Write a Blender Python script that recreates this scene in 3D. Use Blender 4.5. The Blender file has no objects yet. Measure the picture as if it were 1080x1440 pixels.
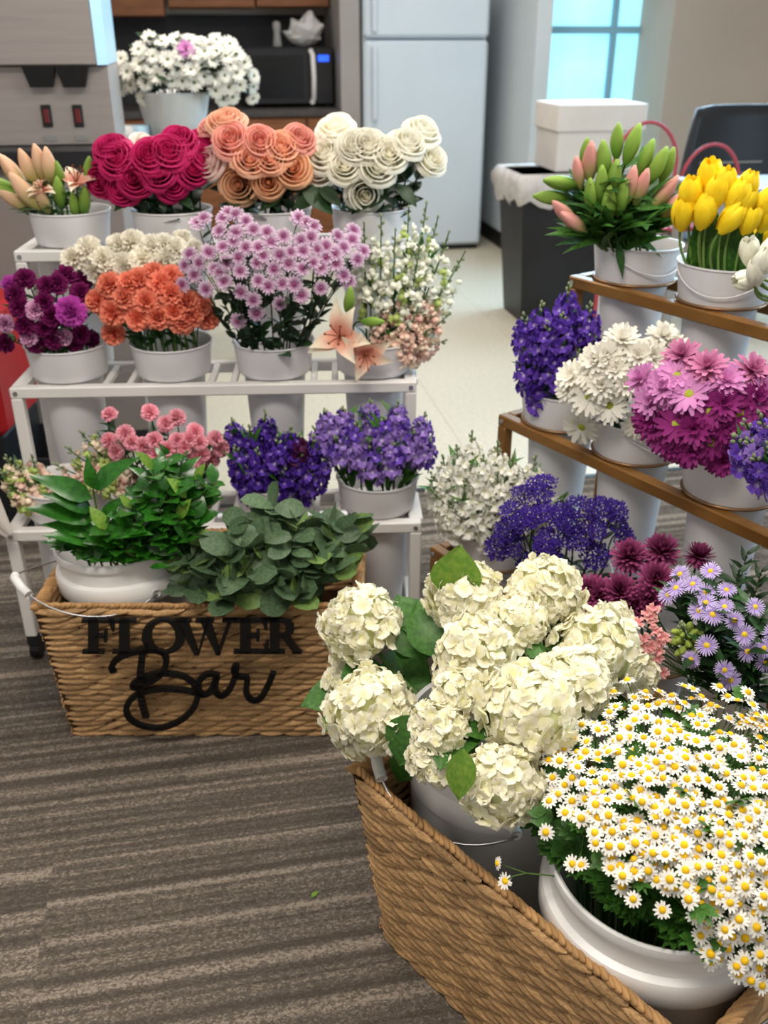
import bpy, math, random
from mathutils import Vector, Matrix, Quaternion
rnd = random.Random(7)
PI = math.pi
S = bpy.context.scene
COL = S.collection
V3 = Vector
# ------------------------------------------------------------------ camera, world, lights, exposure
CAM_H, PITCH, FPX = 1.43, math.radians(27.0), 1320.0
cd = bpy.data.cameras.new('camera'); cam = bpy.data.objects.new('camera', cd); COL.objects.link(cam)
cam.location = (0, 0, CAM_H); cam.rotation_euler = (PI/2 - PITCH, 0, 0)
cd.sensor_fit = 'VERTICAL'; cd.sensor_height = 36.0; cd.lens = FPX/1440*36.0
cd.clip_start = 0.05; cd.clip_end = 60
cd.dof.use_dof = True; cd.dof.focus_distance = 1.35; cd.dof.aperture_fstop = 5.0
S.camera = cam
w = bpy.data.worlds.new('world'); S.world = w; w.use_nodes = True
bg = w.node_tree.nodes['Background']; bg.inputs[0].default_value = (1.0, 0.965, 0.92, 1); bg.inputs[1].default_value = 0.42
def area(name, loc, rot, sx, sy, power, col):
    l = bpy.data.lights.new(name, 'AREA'); l.shape = 'RECTANGLE'; l.size = sx; l.size_y = sy
    l.energy = power; l.color = col
    o = bpy.data.objects.new(name, l); COL.objects.link(o); o.location = loc; o.rotation_euler = rot
    return o
area('ceiling_panel_light', (-0.35, 0.55, 2.75), (0, 0, 0), 1.2, 0.6, 42, (1.0, 0.93, 0.84))
area('ceiling_panel_light', (0.9, 1.9, 2.75), (0, 0, 0), 1.2, 0.6, 30, (1.0, 0.93, 0.84))
area('ceiling_panel_light', (-0.8, 3.6, 2.75), (0, 0, 0), 1.2, 0.6, 36, (1.0, 0.93, 0.85))
area('ceiling_panel_light', (0.2, 5.6, 2.75), (0, 0, 0), 1.2, 0.6, 18, (1.0, 0.95, 0.9))
def aimed(name, p, q, sx, sy, power, col):
    o = area(name, p, (0, 0, 0), sx, sy, power, col); o.rotation_euler = (V3(q)-V3(p)).to_track_quat('-Z', 'Y').to_euler()
aimed('window_daylight', (1.7, 5.9, 1.75), (0.2, 1.8, .5), 1.3, 1.4, 70, (0.45, 0.75, 1.0))
aimed('window_daylight', (3.4, 2.6, 1.7), (0.6, 1.8, .4), 1.4, 1.4, 55, (0.5, 0.78, 1.0))
S.view_settings.view_transform = 'Standard'; S.view_settings.look = 'None'
S.view_settings.gamma = 1.0; S.view_settings.use_curve_mapping = False
S.view_settings.exposure = 0.32
# ------------------------------------------------------------------ layout maths (photo frame 1080x1440 -> real places)
CP, SP = math.cos(PITCH), math.sin(PITCH)
FWD = V3((0, CP, -SP)); DWN = V3((0, -SP, -CP)); RGT = V3((1, 0, 0)); CO = V3((0, 0, CAM_H))
def ray(x, y): return RGT*((x-540)/FPX) + FWD + DWN*((y-720)/FPX)
def at_z(x, y, z): d = ray(x, y); return CO + d*((z-CAM_H)/d.z)
def at_y(x, y, Y): d = ray(x, y); return CO + d*(Y/d.y)
RA = math.radians(10.5)                      # the room is turned against the view
RU = V3((math.cos(RA), math.sin(RA), 0)); RV = V3((-math.sin(RA), math.cos(RA), 0))
def room(u, v, z): return RU*u + RV*v + V3((0, 0, z))
def at_v(x, y, v): d = ray(x, y); return CO + d*(v/d.dot(RV))
def uz(x, y, v): p = at_v(x, y, v); return p.dot(RU), p.z
def pix(p):
    q = V3(p)-CO; z = q.dot(FWD); return 540+FPX*q.dot(RGT)/z, 720+FPX*q.dot(DWN)/z
# ------------------------------------------------------------------ materials
def mat(name, c, c2=None, rough=.6, metal=0, transl=0, radial=None, nscale=None, jit=0.0, bump=0, spec=.35, emit=0, stretch=(1, 1, 1), coord='Object', island=False, coat=0):
    """c, c2: two colours mixed by noise (nscale) or by the distance from the flower's axis (radial=(r0,r1))."""
    m = bpy.data.materials.new(name); m.use_nodes = True; nt = m.node_tree; N = nt.nodes; L = nt.links
    b = N['Principled BSDF']; b.inputs['Roughness'].default_value = rough; b.inputs['Metallic'].default_value = metal
    b.inputs['Specular IOR Level'].default_value = spec
    if coat: b.inputs['Coat Weight'].default_value = coat
    tc = N.new('ShaderNodeTexCoord'); col = None; fac = None
    rgb = N.new('ShaderNodeRGB'); rgb.outputs[0].default_value = (*c, 1); col = rgb.outputs[0]
    if c2:
        mx = N.new('ShaderNodeMix'); mx.data_type = 'RGBA'
        mx.inputs[6].default_value = (*c, 1); mx.inputs[7].default_value = (*c2, 1)
        if radial:
            ln = N.new('ShaderNodeVectorMath'); ln.operation = 'LENGTH'; L.new(tc.outputs['Object'], ln.inputs[0])
            mr = N.new('ShaderNodeMapRange'); mr.inputs[1].default_value = radial[0]; mr.inputs[2].default_value = radial[1]
            mr.interpolation_type = 'SMOOTHSTEP'; L.new(ln.outputs['Value'], mr.inputs[0]); fac = mr.outputs[0]
        else:
            mp = N.new('ShaderNodeMapping'); mp.inputs['Scale'].default_value = stretch; L.new(tc.outputs[coord], mp.inputs[0])
            nz = N.new('ShaderNodeTexNoise'); nz.inputs['Scale'].default_value = nscale or 8; nz.inputs['Detail'].default_value = 4
            L.new(mp.outputs[0], nz.inputs['Vector'])
            mr = N.new('ShaderNodeMapRange'); mr.inputs[1].default_value = .35; mr.inputs[2].default_value = .65; L.new(nz.outputs[0], mr.inputs[0]); fac = mr.outputs[0]
            if bump:
                bp = N.new('ShaderNodeBump'); bp.inputs['Strength'].default_value = bump; bp.inputs['Distance'].default_value = .004
                L.new(nz.outputs[0], bp.inputs['Height']); L.new(bp.outputs[0], b.inputs['Normal'])
        L.new(fac, mx.inputs[0]); col = mx.outputs[2]
    if jit:
        if island:
            g = N.new('ShaderNodeNewGeometry'); r = g.outputs['Random Per Island']
        else:
            oi = N.new('ShaderNodeObjectInfo'); r = oi.outputs['Random']
        mr2 = N.new('ShaderNodeMapRange'); mr2.inputs[3].default_value = 1-jit; mr2.inputs[4].default_value = 1+jit*.7; L.new(r, mr2.inputs[0])
        vm = N.new('ShaderNodeVectorMath'); vm.operation = 'SCALE'; L.new(col, vm.inputs[0]); L.new(mr2.outputs[0], vm.inputs['Scale']); col = vm.outputs[0]
    L.new(col, b.inputs['Base Color'])
    if emit:
        L.new(col, b.inputs['Emission Color']); b.inputs['Emission Strength'].default_value = emit
    if transl:
        t = N.new('ShaderNodeBsdfTranslucent'); L.new(col, t.inputs[0])
        ms = N.new('ShaderNodeMixShader'); ms.inputs[0].default_value = transl
        L.new(b.outputs[0], ms.inputs[1]); L.new(t.outputs[0], ms.inputs[2]); L.new(ms.outputs[0], N['Material Output'].inputs[0])
    return m
def hx(h):
    f = lambda v: v/12.92 if v <= .04045 else ((v+.055)/1.055)**2.4
    return tuple(f(int(h[i:i+2], 16)/255) for i in (0, 2, 4))
M = {}
M['plastic'] = mat('white_plastic', hx('dcdadb'), hx('d4d2d4'), .42, nscale=3, spec=.4)
M['pail'] = mat('pail_plastic', hx('e2e0dd'), hx('dad8d6'), .35, nscale=3, spec=.45)
M['whitemetal'] = mat('white_powder_coat', hx('dedad6'), hx('d6d2ce'), .4, nscale=5)
M['ring'] = mat('bronze_wire', hx('8a6a4c'), rough=.35, metal=.6)
M['gold'] = mat('bronze_paint', hx('8f6534'), hx('7f5727'), .4, metal=.3, nscale=9)
M['wire'] = mat('steel_wire', hx('b8b8b8'), rough=.3, metal=.9)
M['black'] = mat('black_paint', hx('0e0d0d'), rough=.5)
M['blackplastic'] = mat('black_plastic', hx('1b1b1d'), hx('222225'), .45, nscale=4)
M['steel'] = mat('brushed_steel', hx('aaa19c'), hx('a39a95'), .4, metal=.45, nscale=3, stretch=(1, 1, 20))
M['wood'] = mat('cabinet_wood', hx('875432'), hx('6c4125'), .45, nscale=4, stretch=(1, 1, 12))
M['stem'] = mat('stem_green', hx('4d6b2c'), hx('3c5a24'), .6, nscale=30, jit=.15)
M['stemdark'] = mat('stem_dark', hx('33482a'), hx('283a22'), .6, nscale=30, jit=.15)
M['leaf'] = mat('leaf_green', hx('35602a'), hx('254a1f'), .42, transl=.2, nscale=14, jit=.25)
M['leafdark'] = mat('leaf_dark', hx('24421f'), hx('1a3218'), .45, transl=.12, nscale=14, jit=.25)
M['leafgloss'] = mat('leaf_gloss', hx('2f6d1c'), hx('1d5014'), .25, transl=.18, nscale=10, jit=.25, spec=.5)
M['leafyel'] = mat('leaf_light', hx('7f9c3c'), hx('5e8a2c'), .4, transl=.25, nscale=12, jit=.2)
M['leafmid'] = mat('leaf_mid', hx('4a7a2e'), hx('345f22'), .45, transl=.2, nscale=14, jit=.25)
M['euc'] = mat('eucalyptus_leaf', hx('58704e'), hx('40583c'), .5, transl=.15, nscale=12, jit=.22)
M['euc2'] = mat('eucalyptus_leaf_light', hx('7c964e'), hx('5f8044'), .5, transl=.2, nscale=12, jit=.15)
M['calyx'] = mat('calyx_green', hx('6d8a44'), rough=.55, jit=.15)
M['strand'] = mat('hyacinth_strand', hx('cda878'), hx('93693e'), .6, nscale=4, stretch=(1, 5, 5), jit=.34)
M['strandi'] = mat('hyacinth_strand_joined', hx('cda878'), hx('93693e'), .6, nscale=22, jit=.32, island=True)
M['rope'] = mat('rope_rim', hx('c9a06c'), hx('9a6d40'), .6, nscale=40, jit=.2, bump=.2)
M['basketcore'] = mat('basket_core', hx('5a3a1e'), hx('3c2512'), .8, nscale=30)
# ------------------------------------------------------------------ mesh builder
class MB:
    def __init__(s): s.v = []; s.f = []
    def add(s, vs, fs):
        o = len(s.v); s.v += [tuple(p) for p in vs]; s.f += [tuple(i+o for i in q) for q in fs]
    def box(s, lo, hi, bev=0):
        (a, b, c), (d, e, f) = lo, hi
        if bev <= 0:
            s.add([(a, b, c), (d, b, c), (d, e, c), (a, e, c), (a, b, f), (d, b, f), (d, e, f), (a, e, f)],
                  [(3, 2, 1, 0), (4, 5, 6, 7), (0, 1, 5, 4), (1, 2, 6, 5), (2, 3, 7, 6), (3, 0, 4, 7)]); return
        k = min(bev, (d-a)/2.01, (e-b)/2.01, (f-c)/2.01)
        def ring(z, i):
            A, B, D, E = a+i, b+i, d-i, e-i
            return [(A+k, B, z), (D-k, B, z), (D, B+k, z), (D, E-k, z), (D-k, E, z), (A+k, E, z), (A, E-k, z), (A, B+k, z)]
        def ring2(z):
            A, B, D, E = a+k, b+k, d-k, e-k
            return [(A, B, z), (D, B, z), (D, B, z), (D, E, z), (D, E, z), (A, E, z), (A, E, z), (A, B, z)]
        vs = ring2(c)+ring(c+k, 0)+ring(f-k, 0)+ring2(f)
        fs = [tuple(reversed((0, 1, 3, 5))), (24, 25, 27, 29)]
        for r in range(3):
            for i in range(8):
                j = (i+1) % 8; fs.append((r*8+i, r*8+j, r*8+8+j, r*8+8+i))
        s.add(vs, fs)
    def tube(s, pts, r0, r1=None, n=5, cap=True):
        r1 = r0 if r1 is None else r1; P = [V3(p) for p in pts]; vs = []; fs = []
        up = V3((.3, .2, 1)).normalized()
        for i, p in enumerate(P):
            t = (P[min(i+1, len(P)-1)]-P[max(i-1, 0)]).normalized()
            a = t.cross(up)
            if a.length < 1e-3: a = t.cross(V3((1, 0, 0)))
            a.normalize(); b = t.cross(a); r = r0+(r1-r0)*i/(len(P)-1)
            for k in range(n):
                q = 2*PI*k/n; vs.append(p+a*math.cos(q)*r+b*math.sin(q)*r)
        for i in range(len(P)-1):
            for k in range(n):
                k2 = (k+1) % n; fs.append((i*n+k, i*n+k2, i*n+n+k2, i*n+n+k))
        if cap: fs.append(tuple(range(n))); fs.append(tuple(range(len(vs)-1, len(vs)-n-1, -1)))
        s.add(vs, fs)
    def lathe(s, prof, n=32, cx=0, cy=0):
        vs = []; fs = []; m = len(prof)
        for r, z in prof:
            for k in range(n):
                q = 2*PI*k/n; vs.append((cx+r*math.cos(q), cy+r*math.sin(q), z))
        for i in range(m-1):
            for k in range(n):
                k2 = (k+1) % n; fs.append((i*n+k, i*n+k2, i*n+n+k2, i*n+n+k))
        s.add(vs, fs)
    def petal(s, L, W, a0, a1, cup=0, prof='oval', ruf=0, n=4, m=2, az=0, r0=0, z0=0, tw=0, notch=0):
        """a petal or leaf leaving the axis at elevation a0, bending by a1 along its length"""
        pts = []; x, z = r0, z0
        for i in range(n+1):
            t = i/n
            if i:
                an = a0+a1*(t-.5/n); x += L/n*math.cos(an); z += L/n*math.sin(an)
            wv = PROF[prof](t)*W*.5; an2 = a0+a1*t
            for j in range(m+1):
                u = 2*j/m-1
                c = cup*u*u*wv + ruf*t*math.sin(u*5+az*7+t*3)
                ex = notch*(1-abs(u))*(-t*t) if notch else 0
                y = u*wv
                pts.append((x-math.sin(an2)*c+ex*math.cos(an2), y, z+math.cos(an2)*c+ex*math.sin(an2)))
        ca, sa = math.cos(az), math.sin(az); ct, st = math.cos(tw), math.sin(tw)
        out = []
        for (px, py, pz) in pts:
            py, pz = py*ct-(pz-z0)*st*0-st*0, pz+py*st
            out.append((px*ca-py*sa, px*sa+py*ca, pz))
        fs = []
        for i in range(n):
            for j in range(m):
                a = i*(m+1)+j; fs.append((a, a+1, a+m+2, a+m+1))
        s.add(out, fs)
    def shell(s, az, span, rf, zf, n=5, m=4, skew=.1):
        """a petal that wraps the axis: part of a turned surface (roses, tulips, buds)"""
        vs = []; fs = []
        for i in range(n+1):
            t = i/n
            wv = (.35+.65*math.sin(PI*min(1, t*.62+.12))) if t < 1 else .8
            for j in range(m+1):
                u = 2*j/m-1; q = az+u*span*wv; r = rf(t, u)*(1+skew*u); z = zf(t, u)
                vs.append((r*math.cos(q), r*math.sin(q), z))
        for i in range(n):
            for j in range(m):
                a = i*(m+1)+j; fs.append((a, a+1, a+m+2, a+m+1))
        s.add(vs, fs)
    def dome(s, r, h, n=10, k=3, z0=0):
        prof = [(max(1e-4, r*math.cos(i/k*PI/2)), z0+h*math.sin(i/k*PI/2)) for i in range(k+1)]
        s.lathe(prof, n)
    def ball(s, r, sx=1, sy=1, sz=1, c=(0, 0, 0), n=8, k=5):
        prof = [(max(1e-4, r*math.sin(i/k*PI)), -r*math.cos(i/k*PI)) for i in range(k+1)]
        o = len(s.v); s.lathe(prof, n)
        for i in range(o, len(s.v)):
            x, y, z = s.v[i]; s.v[i] = (x*sx+c[0], y*sy+c[1], z*sz+c[2])
    def mesh(s, name, material, smooth=True):
        me = bpy.data.meshes.new(name); me.from_pydata(s.v, [], s.f); me.materials.append(material)
        if smooth: me.polygons.foreach_set('use_smooth', [True]*len(me.polygons))
        if smooth == 'sharp': me.set_sharp_from_angle(angle=math.radians(28))
        me.update(); return me
PROF = {
    'oval': lambda t: math.sin(PI*min(1, max(0, t))**.8) if t < 1 else 0.0,
    'strap': lambda t: (.5+.5*min(1, t*1.6))*(1-.55*t**5),
    'fan': lambda t: (.22+.78*t)*(1-.15*t**8),
    'round': lambda t: math.sqrt(max(0, 1-(2*t-1)**2))*(1 if t > .5 else .6+.8*t),
    'point': lambda t: math.sin(PI*t**.65)**1.15 if 0 < t < 1 else .02,
    'lance': lambda t: (math.sin(PI*(t*.92+.08)**.6)) if t < 1 else .0,
}
# ------------------------------------------------------------------ objects
def obj(name, me, parent=None, loc=None, quat=None, scale=None, **props):
    o = bpy.data.objects.new(name, me); COL.objects.link(o)
    if parent is not None: o.parent = parent
    if loc is not None: o.location = loc
    if quat is not None: o.rotation_mode = 'QUATERNION'; o.rotation_quaternion = quat
    if scale is not None: o.scale = (scale,)*3 if isinstance(scale, (int, float)) else scale
    for k, v in props.items(): o[k] = v
    return o
def thing(name, label, cat, loc=(0, 0, 0), rotz=0, group=None):
    o = obj(name, None, None, loc); o.empty_display_size = .02; o.rotation_euler = (0, 0, rotz)
    if label: o['label'] = label
    o['category'] = cat
    if group: o['group'] = group
    return o
def part(name, mb, m, parent, loc=None, smooth=False, **p):
    return obj(name, mb.mesh(name, M[m] if isinstance(m, str) else m, smooth), parent, loc, **p)
def aim(axis, spin=0):
    q = V3((0, 0, 1)).rotation_difference(V3(axis).normalized()); return q @ Quaternion((0, 0, 1), spin)
PENDING = []      # things to label once all their neighbours are known
def tell(o, desc, where, p, group, word='row'):
    o['group'] = group; PENDING.append((o, desc, where, pix(p), group, word))
ORD = 'first second third fourth fifth sixth seventh eighth ninth tenth eleventh twelfth thirteenth fourteenth fifteenth sixteenth seventeenth eighteenth nineteenth twentieth'.split()
ROWS = {1: [''], 2: ['upper', 'lower'], 3: ['upper', 'middle', 'lower'], 4: ['top', 'upper', 'lower', 'bottom'], 5: ['top', 'upper', 'middle', 'lower', 'bottom'],
        6: ['topmost', 'top', 'upper', 'middle', 'lower', 'bottom'], 7: ['topmost', 'top', 'upper', 'middle', 'lower', 'bottom', 'lowest']}
def label_all():
    by = {}
    for r in PENDING: by.setdefault((r[1], r[4]), []).append(r)
    for (desc, g), rs in by.items():
        n = len(rs)
        if n == 1: rs[0][0]['label'] = desc + rs[0][2].split('|')[1]; continue
        k = max(1, min(7, round(math.sqrt(n/2.2)))) if n > 3 else 1
        rs.sort(key=lambda r: r[3][1])
        for i in range(k):
            row = sorted(rs[n*i//k:n*(i+1)//k], key=lambda r: r[3][0])
            for j, r in enumerate(row):
                o, where = r[0], r[2].split('|')[0]
                rt = ' %s row,' % ROWS[k][i] if k > 1 else ''
                o['label'] = '%s,%s %s from the %s' % (desc, rt, ORD[j], where)
# ------------------------------------------------------------------ the setting
def carpet_mat():
    m = bpy.data.materials.new('striped_carpet'); m.use_nodes = True; nt = m.node_tree; N = nt.nodes; L = nt.links
    b = N['Principled BSDF']; b.inputs['Roughness'].default_value = .95; b.inputs['Specular IOR Level'].default_value = .08
    tc = N.new('ShaderNodeTexCoord'); oi = N.new('ShaderNodeObjectInfo')
    of = N.new('ShaderNodeVectorMath'); of.operation = 'SCALE'; of.inputs[0].default_value = (3, 7, 0)
    L.new(oi.outputs['Random'], of.inputs['Scale'])
    sh = N.new('ShaderNodeMath'); sh.operation = 'MULTIPLY'; sh.inputs[1].default_value = .12; L.new(oi.outputs['Random'], sh.inputs[0])
    geo = N.new('ShaderNodeNewGeometry')
    rot = N.new('ShaderNodeVectorRotate'); rot.rotation_type = 'Z_AXIS'; rot.inputs['Angle'].default_value = -RA; L.new(geo.outputs['Position'], rot.inputs['Vector'])
    mp = N.new('ShaderNodeMapping'); mp.inputs['Scale'].default_value = (.3, 38, 1); L.new(rot.outputs[0], mp.inputs[0])
    ad = N.new('ShaderNodeVectorMath'); ad.operation = 'ADD'; L.new(mp.outputs[0], ad.inputs[0])
    of2 = N.new('ShaderNodeVectorMath'); of2.operation = 'SCALE'; of2.inputs[0].default_value = (.6, .35, 0); L.new(oi.outputs['Random'], of2.inputs['Scale']); L.new(of2.outputs[0], ad.inputs[1])
    n1 = N.new('ShaderNodeTexNoise'); n1.inputs['Scale'].default_value = 1.0; n1.inputs['Detail'].default_value = 2.5; n1.inputs['Roughness'].default_value = .62
    L.new(ad.outputs[0], n1.inputs['Vector'])
    mp2 = N.new('ShaderNodeMapping'); mp2.inputs['Scale'].default_value = (230, 300, 1); L.new(rot.outputs[0], mp2.inputs[0])
    vo = N.new('ShaderNodeTexVoronoi'); vo.inputs['Scale'].default_value = 1.0; L.new(mp2.outputs[0], vo.inputs['Vector'])
    r1 = N.new('ShaderNodeMapRange'); r1.inputs[1].default_value = .36; r1.inputs[2].default_value = .70; L.new(n1.outputs[0], r1.inputs[0])
    vb = N.new('ShaderNodeSeparateColor'); L.new(vo.outputs['Color'], vb.inputs[0])
    am = N.new('ShaderNodeMath'); am.operation = 'MULTIPLY_ADD'; am.inputs[1].default_value = .62; L.new(vb.outputs[0], am.inputs[0])
    s2 = N.new('ShaderNodeMath'); s2.operation = 'SUBTRACT'; s2.inputs[1].default_value = .31; L.new(r1.outputs[0], s2.inputs[0]); L.new(s2.outputs[0], am.inputs[2])
    cr = N.new('ShaderNodeValToRGB'); L.new(am.outputs[0], cr.inputs[0])
    cr.color_ramp.elements[0].color = (*hx('49423b'), 1); cr.color_ramp.elements[1].color = (*hx('8f8376'), 1)
    e = cr.color_ramp.elements.new(.5); e.color = (*hx('5f574f'), 1)
    bp = N.new('ShaderNodeBump'); bp.inputs['Strength'].default_value = .6; bp.inputs['Distance'].default_value = .003
    L.new(vo.outputs['Distance'], bp.inputs['Height']); L.new(bp.outputs[0], b.inputs['Normal'])
    L.new(cr.outputs[0], b.inputs['Base Color']); return m
M['carpet'] = carpet_mat()
M['vinyl'] = mat('vinyl_tile', hx('cbc4b1'), hx('beb6a2'), .42, nscale=60, jit=.012, spec=.35)
M['wall'] = mat('painted_wall', hx('b9aea2'), hx('b4a99d'), .8, nscale=2)
M['wallwhite'] = mat('white_wall', hx('cdd4d8'), hx('c6ced2'), .7, nscale=2)
M['darkwall'] = mat('dark_backsplash', hx('2b2b2f'), hx('242428'), .6, nscale=3)
floor = obj('floor', None); floor['kind'] = 'structure'
mb = MB(); mb.box((-6, -2.2, -.06), (6, 8.2, -.012)); sub = part('subfloor', mb, 'darkwall', floor); sub.rotation_euler = (0, 0, RA)
T = .5; ct = MB(); ct.box((-T/2, -T/2, -.012), (T/2, T/2, 0)); ctm = ct.mesh('carpet_tile', M['carpet'], False)
VB = 2.905
for i in range(-5, 5):
    for j in range(0, 7):
        c = room(i*T+.11+(.25 if j % 2 else 0), VB-T/2-j*T, 0)
        o = obj('carpet_tile', ctm, floor, c); o.rotation_euler = (0, 0, RA)
T2 = .61; vt = MB(); vt.box((-T2/2+.0005, -T2/2+.0005, -.012), (T2/2-.0005, T2/2-.0005, 0), .0006); vtm = vt.mesh('vinyl_tile', M['vinyl'], False)
for i in range(-5, 8):
    for j in range(0, 8):
        o = obj('vinyl_tile', vtm, floor, room(i*T2, VB+T2/2+j*T2, 0)); o.rotation_euler = (0, 0, RA)
mb = MB(); mb.box((-3.2, VB-.012, 0), (4.5, VB+.012, .003)); tr = part('trim_1', mb, 'blackplastic', None, kind='structure'); tr.rotation_euler = (0, 0, RA)
def rbox(mb, u0, u1, v0, v1, z0, z1, bev=.004): mb.box((u0, v0, z0), (u1, v1, z1), bev)
def rthing(name, label, cat, u, v, z, group=None): return thing(name, label, cat, room(u, v, z), RA, group)
def wall(name, u0, u1, v0, v1, z0, z1, m):
    mb = MB(); mb.box((u0, v0, z0), (u1, v1, z1)); o = part(name, mb, m, None, kind='structure'); o.rotation_euler = (0, 0, RA); return o
# ---- back of the room
VF = 6.885; zs = uz(600, 55, VF)[1]; f0 = uz(512, 55, VF)[0]; f1 = uz(688, 55, VF)[0]; VW = 7.75
wall('wall_back', -5.5, 2.5, VW, VW+.1, 0, 3.0, 'wall')
mb = MB(); rbox(mb, -2.2, f0-.06, VW-.03, VW, .9, 1.55); bs = part('trim_2', mb, 'darkwall', None, kind='structure'); bs.rotation_euler = (0, 0, RA)
# refrigerator
M['fridge'] = mat('fridge_enamel', hx('d0dbe4'), hx('cad6e0'), .3, nscale=2, spec=.5)
fr = rthing('refrigerator', 'tall white top-freezer refrigerator in front of the back wall', 'refrigerator', f0, VF, 0)
W_ = f1-f0
mb = MB(); rbox(mb, 0, W_, .07, .75, .02, 1.78, .01); part('body', mb, 'fridge', fr)
mb = MB(); rbox(mb, 0, W_, 0, .065, .035, zs-.008, .02); dr = part('fridge_door', mb, 'fridge', fr)
mb = MB(); rbox(mb, 0, W_, 0, .065, zs+.008, 1.78, .02); d2 = part('freezer_door', mb, 'fridge', fr)
mb = MB(); rbox(mb, .05, .08, -.05, 0, zs-.5, zs-.04, .008); part('handle', mb, 'fridge', dr)
mb = MB(); rbox(mb, .05, .08, -.05, 0, zs+.04, zs+.3, .008); part('handle', mb, 'fridge', d2)
mb = MB(); rbox(mb, .02, W_-.02, .02, .07, .005, .03, 0); part('toe_grille', mb, 'blackplastic', fr)
M['greypanel'] = mat('grey_panel', hx('9d9894'), hx('96918d'), .5, nscale=3)
mb = MB(); rbox(mb, f0-.155, f0-.02, VF+.05, VW, 0, 2.5); pn = part('cabinet_end_panel', mb, 'greypanel', None); pn.rotation_euler = (0, 0, RA)
pn['label'] = 'tall grey end panel beside the white refrigerator'; pn['category'] = 'panel'
# kitchen base cabinets and worktop
vc = 6.95; zc = uz(400, 164, vc)[1]; ul = uz(300, 157, vc)[0]; ur = f0-.16
M['counter'] = mat('dark_worktop', hx('4a4544'), hx('3d3938'), .4, nscale=40)
mb = MB(); rbox(mb, -1.9, ur, vc-.02, VW-.03, zc, zc+.045, .004); o = part('worktop', mb, 'counter', None); o.rotation_euler = (0, 0, RA)
o['label'] = 'dark grey kitchen worktop under the microwave'; o['category'] = 'worktop'
k = 0; u = -1.9
while u < ur-.2:
    wd = min(.53, ur-u); cb = rthing('base_cabinet', None, 'cabinet', u, vc, 0); tell(cb, 'brown wooden base cabinet under the dark worktop', 'dispenser side|', room(u+.2, vc, .5), 'kitchen base cabinets')
    mb = MB(); rbox(mb, 0, wd-.004, .02, .7, .1, zc-.002, 0); part('body', mb, 'wood', cb)
    mb = MB(); rbox(mb, .006, wd-.01, 0, .02, .12, zc-.2, .003); dd = part('door', mb, 'wood', cb)
    mb = MB(); rbox(mb, .006, wd-.01, 0, .02, zc-.19, zc-.015, .003); de = part('drawer', mb, 'wood', cb)
    mb = MB(); rbox(mb, wd/2-.05, wd/2+.05, -.03, 0, zc-.11, zc-.098, .003); part('handle', mb, 'wire', de)
    mb = MB(); rbox(mb, .04, .052, -.03, 0, zc-.34, zc-.24, .003); part('handle', mb, 'wire', dd)
    mb = MB(); rbox(mb, 0, wd-.004, .07, .6, 0, .1, 0); part('toe_kick', mb, 'blackplastic', cb)
    u += wd
v_u = 7.35
for i, (xa, xb, yb) in enumerate(((-40, 146, 23), (148, 232, 23), (237, 359, 11), (361, 478, 10))):
    ua, ub = uz(xa, yb, v_u)[0], min(f0-.165, uz(xb, yb, v_u)[0]); zb = uz((xa+xb)/2, yb, v_u)[1]
    cb = rthing('hanging_cabinet', None, 'cabinet', ua, v_u, zb); tell(cb, 'brown wooden cabinet hanging above the worktop', 'dispenser side|', room((ua+ub)/2, v_u, zb), 'kitchen wall cabinets')
    mb = MB(); rbox(mb, 0, ub-ua, .02, VW-v_u, 0, .75, 0); part('body', mb, 'wood', cb)
    mb = MB(); rbox(mb, .004, ub-ua-.004, 0, .02, .004, .746, .003); dd = part('door', mb, 'wood', cb)
    mb = MB(); rbox(mb, .03, .042, -.03, 0, .05, .17, .003); part('handle', mb, 'wire', dd)
# microwave
vm = 7.15; ua, za = uz(346, 150, vm); ub, zb = uz(468, 66, vm); za = zc+.06; zb = uz(468, 66, vm)[1]
mw = rthing('microwave_oven', 'black countertop microwave with pale curved handle on the dark worktop', 'microwave', ua, vm, zc+.045)
ww, hh = ub-ua, zb-zc-.045
M['gloss'] = mat('black_glass', hx('101114'), rough=.15, spec=.5)
mb = MB(); rbox(mb, 0, ww, .02, .42, .015, hh, .008); part('body', mb, 'blackplastic', mw)
mb = MB(); rbox(mb, .005, ww*.79, 0, .02, .02, hh-.008, .006); d1 = part('door', mb, 'blackplastic', mw)
mb = MB(); rbox(mb, .05, ww*.66, -.003, .002, .06, hh-.05, .002); part('window', mb, 'gloss', d1)
mb = MB(); mb.tube([(ww*.75, -.005, .03), (ww*.765, -.035, .06), (ww*.77, -.045, hh/2), (ww*.765, -.035, hh-.05), (ww*.75, -.005, hh-.02)], .017, n=8); part('handle', mb, 'whitemetal', d1, smooth=True)
mb = MB(); rbox(mb, ww*.8, ww-.005, 0, .02, .02, hh-.008, .004); cp = part('control_panel', mb, 'blackplastic', mw)
M['lcd'] = mat('blue_display', (.02, .1, .9), rough=.4, emit=1.2)
mb = MB(); rbox(mb, ww*.83, ww-.03, -.003, .0, hh-.09, hh-.05, 0); part('display', mb, 'lcd', cp)
for xx in (.03, ww-.05):
    mb = MB(); rbox(mb, xx, xx+.03, .05, .38, 0, .016, 0); part('foot', mb, 'blackplastic', mw)
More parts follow.
